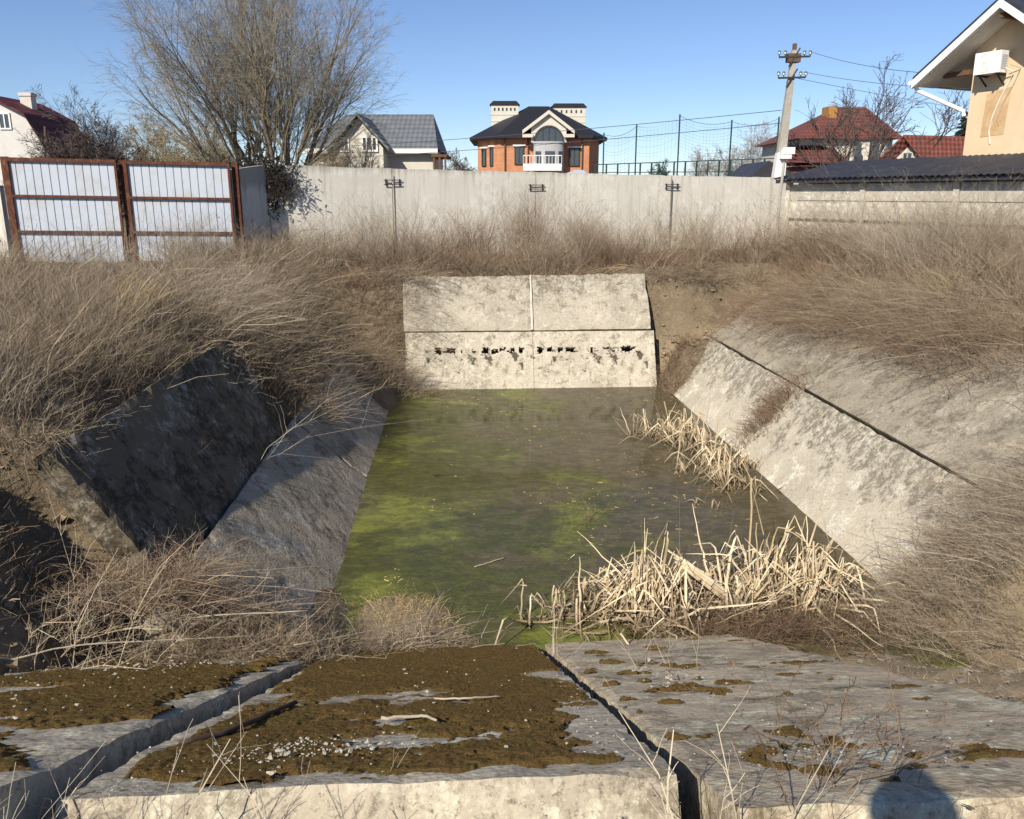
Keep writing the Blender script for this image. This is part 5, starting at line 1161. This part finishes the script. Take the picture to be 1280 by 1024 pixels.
SLR = lambda u, v: np.maximum(terrain(u, v) - .04, np.where(v > 8.2, -3.2 + 1.29 * (u - 4.76), -9))
clump('brush_clump', 'grey brown brush burying the near end of the pebbly slab', 'brush', 'weed', 5.35, 8.15, 1300, .5, (.5, .32), (-.3, .1), .3, 33, G1, ntw=7, lj=.7, z=SLR)
clump('brush_clump', 'low upright dead stems screening the near end of the ridged grey slab', 'brush', 'weed', -2.1, 6.72, 900, .5, (.5, .09), (.1, -.1), .12, 34, G1, ntw=6, lj=.6, jit=.3, z=-2.3)
SLU = lambda u, v: np.maximum(terrain(u, v) - .04, -1.57 + .78 * (u - 6.08))
clump('brush_clump', 'thick brown brush combed down over the middle of the farther dusty upper slab', 'brush', 'weed', 7.35, 15.9, 900, .85, (.28, .9), (-.8, -.3), .45, 35, G1, ntw=7, lj=.35, z=SLU)
clump('brush_clump', 'sparse brown brush reaching down the nearer dusty upper slab', 'brush', 'weed_red', 7.45, 12.6, 800, .85, (.3, 1.2), (-.8, -.3), .45, 36, G1, ntw=7, lj=.4, z=SLU)
clump('brush_clump', 'mixed dead grass hanging over the tan eroded earth beside the far slab wall', 'brush', 'weed', 5.9, 21.25, 700, .55, (.7, .16), (-.2, -.7), .6, 37, G1, ntw=6, lj=.4)
clump('drowned_twig', 'bare twiggy branch sticking out of the water in the middle of the pond', 'twig', 'weed_dark', 1.86, 11.2, 14, .46, (.16, .10), (-.1, -.1), .35, 29, ntw=9, r0=.004, sides=3, z=WATER_Z - .03, lj=.7)
for k_, (u, v, n_, h, lx, mt, lab) in enumerate((
        (-1.30, 1.75, 4, 1.05, -.15, 'weed_pale', 'thick pale forked stalk in the left foreground corner'),
        (-1.02, 1.95, 6, .75, .05, 'weed_grey', 'cluster of thin grey stalks over the raised slab edge in the foreground'),
        (-.36, 2.0, 3, .85, .1, 'weed_pale', 'thin branching stalk before the mossy slab left of its middle'),
        (-.70, 2.10, 3, .55, .3, 'weed_grey', 'short stalk pair with shadows on the mossy slab front'),
        (.66, 2.02, 6, .72, .0, 'weed_pale', 'pale seed stalks over the dark gap between the two foreground slabs'),
        (.92, 1.95, 9, .62, .35, 'weed_grey', 'dry seed-headed weed bending over the grey foreground slab'),
        (.30, 2.12, 4, .34, .0, 'weed_pale', 'small fluffy seed stalk before the right end of the mossy slab'),
        (1.28, 2.1, 6, .34, .3, 'weed_grey', 'low dry weed at the front edge of the grey slab'))):
    clump('weed_stalks', lab, 'weed', mt, u, v, n_, h, (.06, .05), (lx, .15), .03, 60 + k_, G2, ntw=7, r0=.0036, sides=3, lj=.3, z=-.42, jit=.1, wig=.035)
for k_, (u, v, n_, h, lx, mt, lab) in enumerate((
        (-1.62, 1.9, 7, .8, .1, 'weed_grey', 'leaning bunch of grey twigs at the left frame edge in front of the raised slab'),
        (-.05, 2.16, 5, .30, -.1, 'weed_grey', 'short twiggy stalk before the front face of the mossy slab near its middle'),
        (1.72, 2.02, 7, .42, .1, 'weed_pale', 'thin dry weed before the grey slab beside the photographer shadow'))):
    clump('weed_stalks', lab, 'weed', mt, u, v, n_, h, (.07, .05), (lx, .1), .03, 90 + k_, G2, ntw=8, r0=.003, sides=3, lj=.35, z=-.42, jit=.12, wig=.045, ntw2=2)
clump('weed_stalks', 'low sprawling dry weed with dark seed tips lying across the front of the grey slab', 'weed', 'weed_dark', 1.3, 2.45, 26, .34, (.16, .10), (.4, .25), .25, 97, G2, ntw=7, r0=.0028, sides=3, lj=.7, wig=.05, heads=3, z=-.12)
clump('weed_stalks', 'sparse weed at the right edge of the grey slab beyond the moss', 'weed', 'weed_grey', 1.5, 5.6, 12, .5, (.15, .2), (0, 0), .05, 80, G2, ntw=6, lj=.3, r0=.003, z=zn(5.6))
clump('weed_stalks', 'sparse upright weed growing from the gap beyond the mossy slab', 'weed', 'weed_grey', .74, 6.2, 10, .6, (.02, .12), (0, 0), .03, 81, G2, ntw=6, lj=.25, r0=.003, z=zn(6.2))

# ------------------------------------------------------------------ reeds: broken, folded leaves
def reeds(name, label, u, v, n, spread, h, seed, fold=.92, lean=(0, 0), group='broken reed clumps in the water', lie=.42, up=.0):
    r_ = np.random.default_rng(seed); g = Geo(); K = 10; n = int(n * 1.05)
    nc = max(2, n // 18); cu, cv = u + r_.normal(0, spread[0], nc), v + r_.normal(0, spread[1], nc)
    ci = r_.integers(0, nc, n)
    b = Bn(cu[ci] + r_.normal(0, .06, n), cv[ci] + r_.normal(0, .06, n), np.full(n, WATER_Z - .12 + up))
    hh = h * r_.uniform(.35, 1.1, n) * (.6 + .65 * r_.random(nc))[ci]
    az = r_.uniform(0, 6.28, n); tl = np.abs(r_.normal(0, .34, n)); lying = r_.random(n) < lie; tl[lying] = r_.uniform(.8, 1.45, lying.sum())
    d0 = np.stack([np.cos(az) * np.sin(tl) + lean[0] * .5, np.sin(az) * np.sin(tl) + lean[1] * .5, np.cos(tl)], -1); d0 /= np.linalg.norm(d0, axis=1, keepdims=True)
    a2 = az + r_.normal(0, 1.0, n); dn = r_.uniform(-2.2, -.3, n)
    d1 = np.stack([np.cos(a2) + lean[0], np.sin(a2) + lean[1], dn], -1); d1 /= np.linalg.norm(d1, axis=1, keepdims=True)
    folds = r_.random(n) < fold; tf = np.where(folds, r_.uniform(.3, .68, n), 2.0)
    s = np.linspace(0, 1, K)[None]
    pre = np.minimum(s, tf[:, None]); post = np.maximum(s - tf[:, None], 0)
    P = b[:, None] + hh[:, None, None] * (d0[:, None] * pre[..., None] + d1[:, None] * post[..., None])
    w = np.cumsum(r_.normal(0, .008, (n, K, 3)), 1); P = P + (w - w[:, :1])
    P[..., 2] = np.maximum(P[..., 2], WATER_Z - .13 + up + r_.uniform(0, .1, (n, 1)))
    rad = r_.uniform(.007, .019, (n, 1)) * (1 - .85 * s ** 1.5)
    strips(g, P, rad, 2, r_)
    nt = n // 14; strips(g, P[:nt], np.full((nt, K), .011), 5)
    return build(name, g, M['reed'], label=label, cat='reeds', group=group, origin=B(u, v, WATER_Z))
reeds('reed_clump', 'dense clump of broken reeds leaning against the farther right bank slab', 4.25, 15.1, 300, (.30, .42), 1.2, 1, lean=(-.1, -.15))
reeds('reed_clump', 'broken reeds in the water below the joint of the two right bank slabs', 4.38, 13.2, 320, (.28, .5), 1.1, 2, lean=(-.1, -.2), lie=.35)
reeds('reed_clump', 'tent-shaped reeds at the far end of the right bank reeds', 3.7, 15.5, 110, (.15, .3), 1.1, 3, fold=.9)
reeds('reed_clump', 'sparse small reeds standing apart in the pond', 3.2, 12.9, 22, (.25, .25), .42, 4, lie=.5)
reeds('reed_clump', 'few bent reed leaves lying on the water before the right bank', 4.0, 11.7, 16, (.3, .3), .6, 5, lie=.8)
reeds('reed_clump', 'small separate reed clump at the left end of the near shore reeds', 1.08, 8.2, 70, (.15, .14), 1.1, 6, fold=.9, up=.08)
reeds('reed_clump', 'tall dense reed clump in the middle of the near shore', 2.05, 8.5, 330, (.24, .2), 1.35, 7, fold=.9, up=.12)
reeds('reed_clump', 'sprawling flattened reeds at the right of the near shore', 3.15, 8.7, 300, (.3, .22), 1.15, 8, lie=.65, lean=(-.25, .1), up=.12)
reeds('reed_clump', 'reeds drooping towards the foreground at the foot of the pebbly slab', 3.98, 8.6, 230, (.2, .26), 1.25, 9, lie=.4, lean=(.15, -.45), up=.16)
g = Geo(); a, b = B(2.45, 8.75, -2.28), B(3.05, 8.15, -2.62)
for k_ in range(9): o_ = rng.normal(0, .025, 3); g.bar(a + o_, b + o_ * 1.3, .035, .012)
build('broken_reed', g, M['reed'], label='thick broken reed stem lying across the middle reed clump', cat='reeds')

# ------------------------------------------------------------------ moss cushions and loose bits on the foreground slabs
def moss(label, u0, u1, v0, v1, top, thr, seed, marg, res=.0125, hmax=.015, fs=1.25):
    uu, vv = np.arange(u0, u1, res), np.arange(v0, v1, res * 1.3); U, V = np.meshgrid(uu, vv)
    m = fbm(U * fs + seed, V * fs * 1.4 + seed, 6) + .22 * (fbm(U * 6 + seed, V * 8, 4) - .5) + .10 * (fbm(U * 30 + seed, V * 34, 2) - .5)
    e = np.minimum(np.minimum((U - u0) / marg[0], (u1 - U) / marg[1]), np.minimum((V - v0) / marg[2], (v1 - V) / marg[3]))
    m = m - .28 * sm(1.0, 0, e + (fbm(U * 4, V * 4 + seed, 3) - .5) * 1.2)
    h = np.clip((m - thr) * .30, -.03, hmax) + .011 * (fbm(U * 26, V * 26, 2) - .5) + .014 * (fbm(U * 7 + 9, V * 7, 2) - .5) + np.random.default_rng(1).normal(0, .0022, U.shape)
    hit = h > -.002
    Zm = top(U, V) + h + .004
    i = np.arange(U.size).reshape(U.shape); ok = hit[:-1, :-1] | hit[:-1, 1:] | hit[1:, 1:] | hit[1:, :-1]
    F = np.stack([i[:-1, :-1], i[:-1, 1:], i[1:, 1:], i[1:, :-1]], -1)[ok]
    use, inv = np.unique(F, return_inverse=True)
    g = Geo().add(Bn(U, V, Zm).reshape(-1, 3)[use], inv.reshape(-1, 4))
    return build('moss', g, M['moss'], smooth=False, label=label, cat='moss', kind='stuff')
moss('thick brown-green moss carpet on the broad foreground slab', -1.28, .68, 2.40, 7.66, lambda u, v: zn(v), 0.31, 3.3, (.10, .30, .20, .1))
moss('darker broken moss patches on the raised left foreground slab', -3.4, -1.46, 2.2, 6.5, lambda u, v: zn(v) + .068, .42, 21.7, (.1, .25, .1, 1.2))
moss('small scattered moss cushions on the grey foreground slab', .85, 2.75, 2.3, 7.6, lambda u, v: -.045 + (zn(7.7) + .025) * (v - 2.16) / 5.62, .735, 41.1, (.05, .05, .05, .05), hmax=.012, fs=3.4)

def stones(g, pts, size, r_):
    o = np.array([(1, 0, 0), (-1, 0, 0), (0, 1, 0), (0, -1, 0), (0, 0, 1), (0, 0, -1), (.6, .6, .5), (-.6, .6, .5), (-.6, -.6, .5), (.6, -.6, .5)], float)
    T = np.array([(0, 6, 4), (6, 2, 4), (2, 7, 4), (7, 1, 4), (1, 8, 4), (8, 3, 4), (3, 9, 4), (9, 0, 4), (0, 2, 6), (2, 1, 7), (1, 3, 8), (3, 0, 9), (2, 0, 5), (1, 2, 5), (3, 1, 5), (0, 3, 5)])
    n = len(pts); a = r_.uniform(0, 6.28, n); sc = r_.uniform(.5, 1.2, (n, 1, 3)) * (1, 1, .6)
    V = (o[None] + r_.normal(0, .22, (n, 10, 3))) * sc * np.asarray(size).reshape(-1, 1, 1)
    c, s_ = np.cos(a)[:, None], np.sin(a)[:, None]
    V = np.stack([V[..., 0] * c - V[..., 1] * s_, V[..., 0] * s_ + V[..., 1] * c, V[..., 2]], -1) + np.asarray(pts)[:, None]
    g.add(V.reshape(-1, 3), (T[None] + 10 * np.arange(n)[:, None, None]).reshape(-1, 3)); return g
r_ = np.random.default_rng(4); g = Geo()
def heap(u, v, su, sv, n, s0, s1, dz): 
    uu, vv = u + r_.normal(0, su, n), v + r_.normal(0, sv, n); return Bn(uu, vv, zn(vv) + dz), r_.lognormal(0, .5, n) * (s0 + s1) / 2
P, S = zip(heap(-.70, 2.85, .2, .13, 300, .003, .006, .02), heap(-.3, 2.62, .5, .06, 70, .002, .004, .010), heap(-.1, 4.5, .5, 1.2, 60, .003, .007, .028), heap(-1.15, 3.2, .05, .5, 120, .002, .005, .006), heap(.55, 3.5, .07, .9, 160, .002, .004, .006))
stones(g, np.vstack(P), np.concatenate(S), r_)
build('stone_chips', g, M['chip'], label='white concrete chips scattered over the mossy foreground slab', cat='chips', kind='stuff')
g = Geo(); P, S = zip(heap(1.8, 3.4, .5, 1.0, 60, .002, .005, .0), heap(1.45, 2.55, .3, .1, 90, .002, .005, .0), heap(1.3, 4.8, .2, .4, 40, .004, .01, .01)); keep = np.vstack(P)
stones(g, keep, np.concatenate(S), r_); build('stone_chips', g, M['chip'], label='pale chips and crumbs on the grey foreground slab', cat='chips', kind='stuff')
g = Geo(); P, S = zip(heap(-2.5, 4.0, .5, 1.2, 160, .003, .007, .11), heap(-2.4, 5.9, .6, .4, 160, .003, .008, .10)); pts = np.vstack(P); k = (pts @ np.array([CA, SA, 0])) < -1.5
stones(g, pts[k], np.concatenate(S)[k], r_); build('stone_chips', g, M['chip'], label='grey chips on the raised left foreground slab', cat='chips', kind='stuff')
g = Geo(); n = 700; uu, vv = np.concatenate([r_.normal(5.7, .6, n), r_.uniform(-5.2, -2.8, n)]), np.concatenate([r_.normal(20.3, .5, n), r_.uniform(5.6, 7.7, n)]); stones(g, Bn(uu, vv, terrain(uu, vv) + .01), r_.lognormal(0, .7, 2 * n) * .024, r_)
build('soil_clods', g, M['clod'], label='crumbled earth clods on the eroded banks beside the slabs', cat='clods', kind='stuff')
g = Geo(); n = 1500; uu, vv = r_.uniform(2.9, 7.5, n), r_.uniform(3.2, 8.0, n); stones(g, Bn(uu, vv, terrain(uu, vv) + .005), r_.lognormal(0, .6, n) * .016, r_)
build('rubble', g, M['stone_dark'], label='broken rubble and crumbs on the bare slope right of the grey slab', cat='rubble', kind='stuff')
def stick(name, label, pts, r0, r1, mat, cat='stick'):
    P = np.array([B(*p) for p in pts]); t = np.linspace(0, 1, len(P)); tt = np.linspace(0, 1, 14)
    Q = np.stack([np.interp(tt, t, P[:, i]) for i in range(3)], -1); Q = np.vstack([Q[:1], (Q[:-2] + 2 * Q[1:-1] + Q[2:]) / 4, Q[-1:]])
    Q += np.random.default_rng(len(label)).normal(0, r0 * .25, Q.shape)
    build(name, Geo().tube(Q, np.linspace(r0, r1, 14), 7), M[mat], label=label, cat=cat, smooth=True)
zt_ = lambda v, d: zn(v) + d
stick('bleached_stick', 'bleached curved stick lying in the middle of the mossy slab', [(-.40, 3.42, zt_(3.42, .03)), (-.22, 3.46, zt_(3.46, .035)), (-.14, 3.34, zt_(3.34, .03))], .009, .006, 'stick')
stick('bleached_stick', 'long thin bleached twig farther up the mossy slab', [(-.18, 4.0, zt_(4.0, .03)), (.0, 3.93, zt_(3.93, .035)), (.18, 4.0, zt_(4.0, .03))], .006, .004, 'stick')
stick('dead_branch', 'dark brown bent branch at the left edge of the mossy slab', [(-1.18, 3.05, zt_(3.05, .02)), (-1.02, 3.25, zt_(3.25, .04)), (-.98, 3.75, zt_(3.75, .03)), (-.93, 4.05, zt_(4.05, .03))], .013, .011, 'stick_dark', 'branch')
stick('dead_branch', 'long dead branch lying from the near left brush towards the blackened slab', [(-4.4, 5.6, -1.75), (-3.2, 6.2, -1.70), (-1.8, 6.7, -1.95)], .010, .004, 'stick', 'branch')
stick('dead_branch', 'straight pale branch lying level through the tangled straw-coloured brush', [(-2.95, 6.6, -1.80), (-2.2, 6.7, -1.74), (-1.4, 6.8, -1.78)], .009, .005, 'stick', 'branch')
stick('dead_branch', 'dead branch crossing above the far edge of the mossy slab', [(-1.5, 6.6, -2.0), (-.8, 7.2, -2.2), (-.2, 7.9, -2.45)], .007, .003, 'stick', 'branch')
stick('floating_straw', 'single pale straw floating on the near green water', [(.12, 9.75, WATER_Z + .015), (.52, 10.0, WATER_Z + .02)], .008, .006, 'stick', 'straw')
stick('dark_stub', 'short dark stub of wood on the rubble at the right edge', [(5.5, 6.15, float(terrain(5.5, 6.15)) + .02), (5.7, 6.3, float(terrain(5.7, 6.3)) + .22)], .03, .025, 'stick_dark', 'stub')
g = Geo(); r_ = np.random.default_rng(9); n = 420; q_ = r_.integers(0, 26, n); cx_, cy_ = r_.uniform(-1.2, 4.5, 26), r_.uniform(9.3, 19.4, 26); sp_ = r_.uniform(.08, .9, 26); uu, vv = cx_[q_] + r_.normal(0, 1, n) * sp_[q_], cy_[q_] + r_.normal(0, 1.2, n) * sp_[q_]; uu = np.clip(uu, -1.5, 5.0)
L = r_.lognormal(-3.4, .6, n); a = r_.uniform(0, 6.28, n); b0 = Bn(uu, vv, np.full(n, WATER_Z + .006)); s = np.linspace(-.5, .5, 3)[None, :, None]
strips(g, b0[:, None] + s * (L[:, None] * np.stack([np.cos(a), np.sin(a), 0 * a], -1))[:, None], np.full((n, 3), .004) * r_.uniform(.4, 1.8, (n, 1)), 3)
build('floating_litter', g, M['straw'], label='bits of dead leaf and stem floating on the pond', cat='floating litter', kind='stuff')

# ------------------------------------------------------------------ the photographer, whose shadow falls on the grey slab
PH = empty('person', (-.18, -.22, 0.22), 'photographer in a dark jacket holding a phone, standing before the slabs', 'person')
def skin(name, pts, edges, radii, mat, parent):
    me = bpy.data.meshes.new(name); me.from_pydata([Vector(p) - Vector(ROOT[parent]) for p in pts], edges, []); o = bpy.data.objects.new(name, me); place(o, parent)
    ROOT[o] = ROOT[parent]; o.modifiers.new('skin', 'SKIN'); o.modifiers.new('sub', 'SUBSURF').levels = 2; o.modifiers['sub'].render_levels = 2
    for v, r in zip(me.skin_vertices[0].data, radii): v.radius = (r, r) if np.isscalar(r) else r
    me.skin_vertices[0].data[0].use_root = True; me.materials.append(M[mat]); return o
px_, py_ = -.18, -.22
ZU = .33
pts = [(px_, py_, 1.0), (px_, py_, 1.2), (px_, py_, 1.42), (px_, py_, 1.55), (px_, py_ + .01, 1.66), (px_, py_ + .02, 1.79), (px_, py_ + .01, 1.87)]
rad = [(.17, .12), (.16, .115), (.17, .11), .058, .075, .092, .06]; ed = [(0, 1), (1, 2), (2, 3), (3, 4), (4, 5), (5, 6)]
for sg in (-1, 1):
    k = len(pts); pts += [(px_ + sg * .2, py_, 1.45), (px_ + sg * .27, py_ + .08, 1.22), (px_ + .08 + sg * .09, py_ + .10, 1.40), (px_ + .08 + sg * .06, py_ + .13, 1.47)]; rad += [.065, .048, .036, .034]; ed += [(2, k), (k, k + 1), (k + 1, k + 2), (k + 2, k + 3)]
    k = len(pts); pts += [(px_ + sg * .1, py_, .9), (px_ + sg * .11, py_ + .02, .52), (px_ + sg * .12, py_ - .02, .12), (px_ + sg * .125, py_ + .13, .09)]; rad += [.09, .062, .045, .04]; ed += [(0, k), (k, k + 1), (k + 1, k + 2), (k + 2, k + 3)]
pts = [(a, b, c + ZU) for a, b, c in pts]
skin('body', pts, ed, rad, 'jacket', PH)
hv = bmesh.new(); bmesh.ops.create_uvsphere(hv, u_segments=20, v_segments=14, radius=1)
me = bpy.data.meshes.new('hair')
for v in hv.verts: v.co = Vector((v.co.x * .135, v.co.y * .135 - .02, v.co.z * .125 + (1.83 - .05) + .04 if v.co.z > -.25 else -.03 + (1.83 - .05) + .04))
hv.to_mesh(me); hv.free(); me.materials.append(M['hair']); place(bpy.data.objects.new('hair', me), PH)
g = Geo(); g.box((px_ + .005, -.085, 1.73), (px_ + .155, -.075, 1.81)); build('phone', g, M['steel'], label='dark phone held up by the photographer', cat='phone')
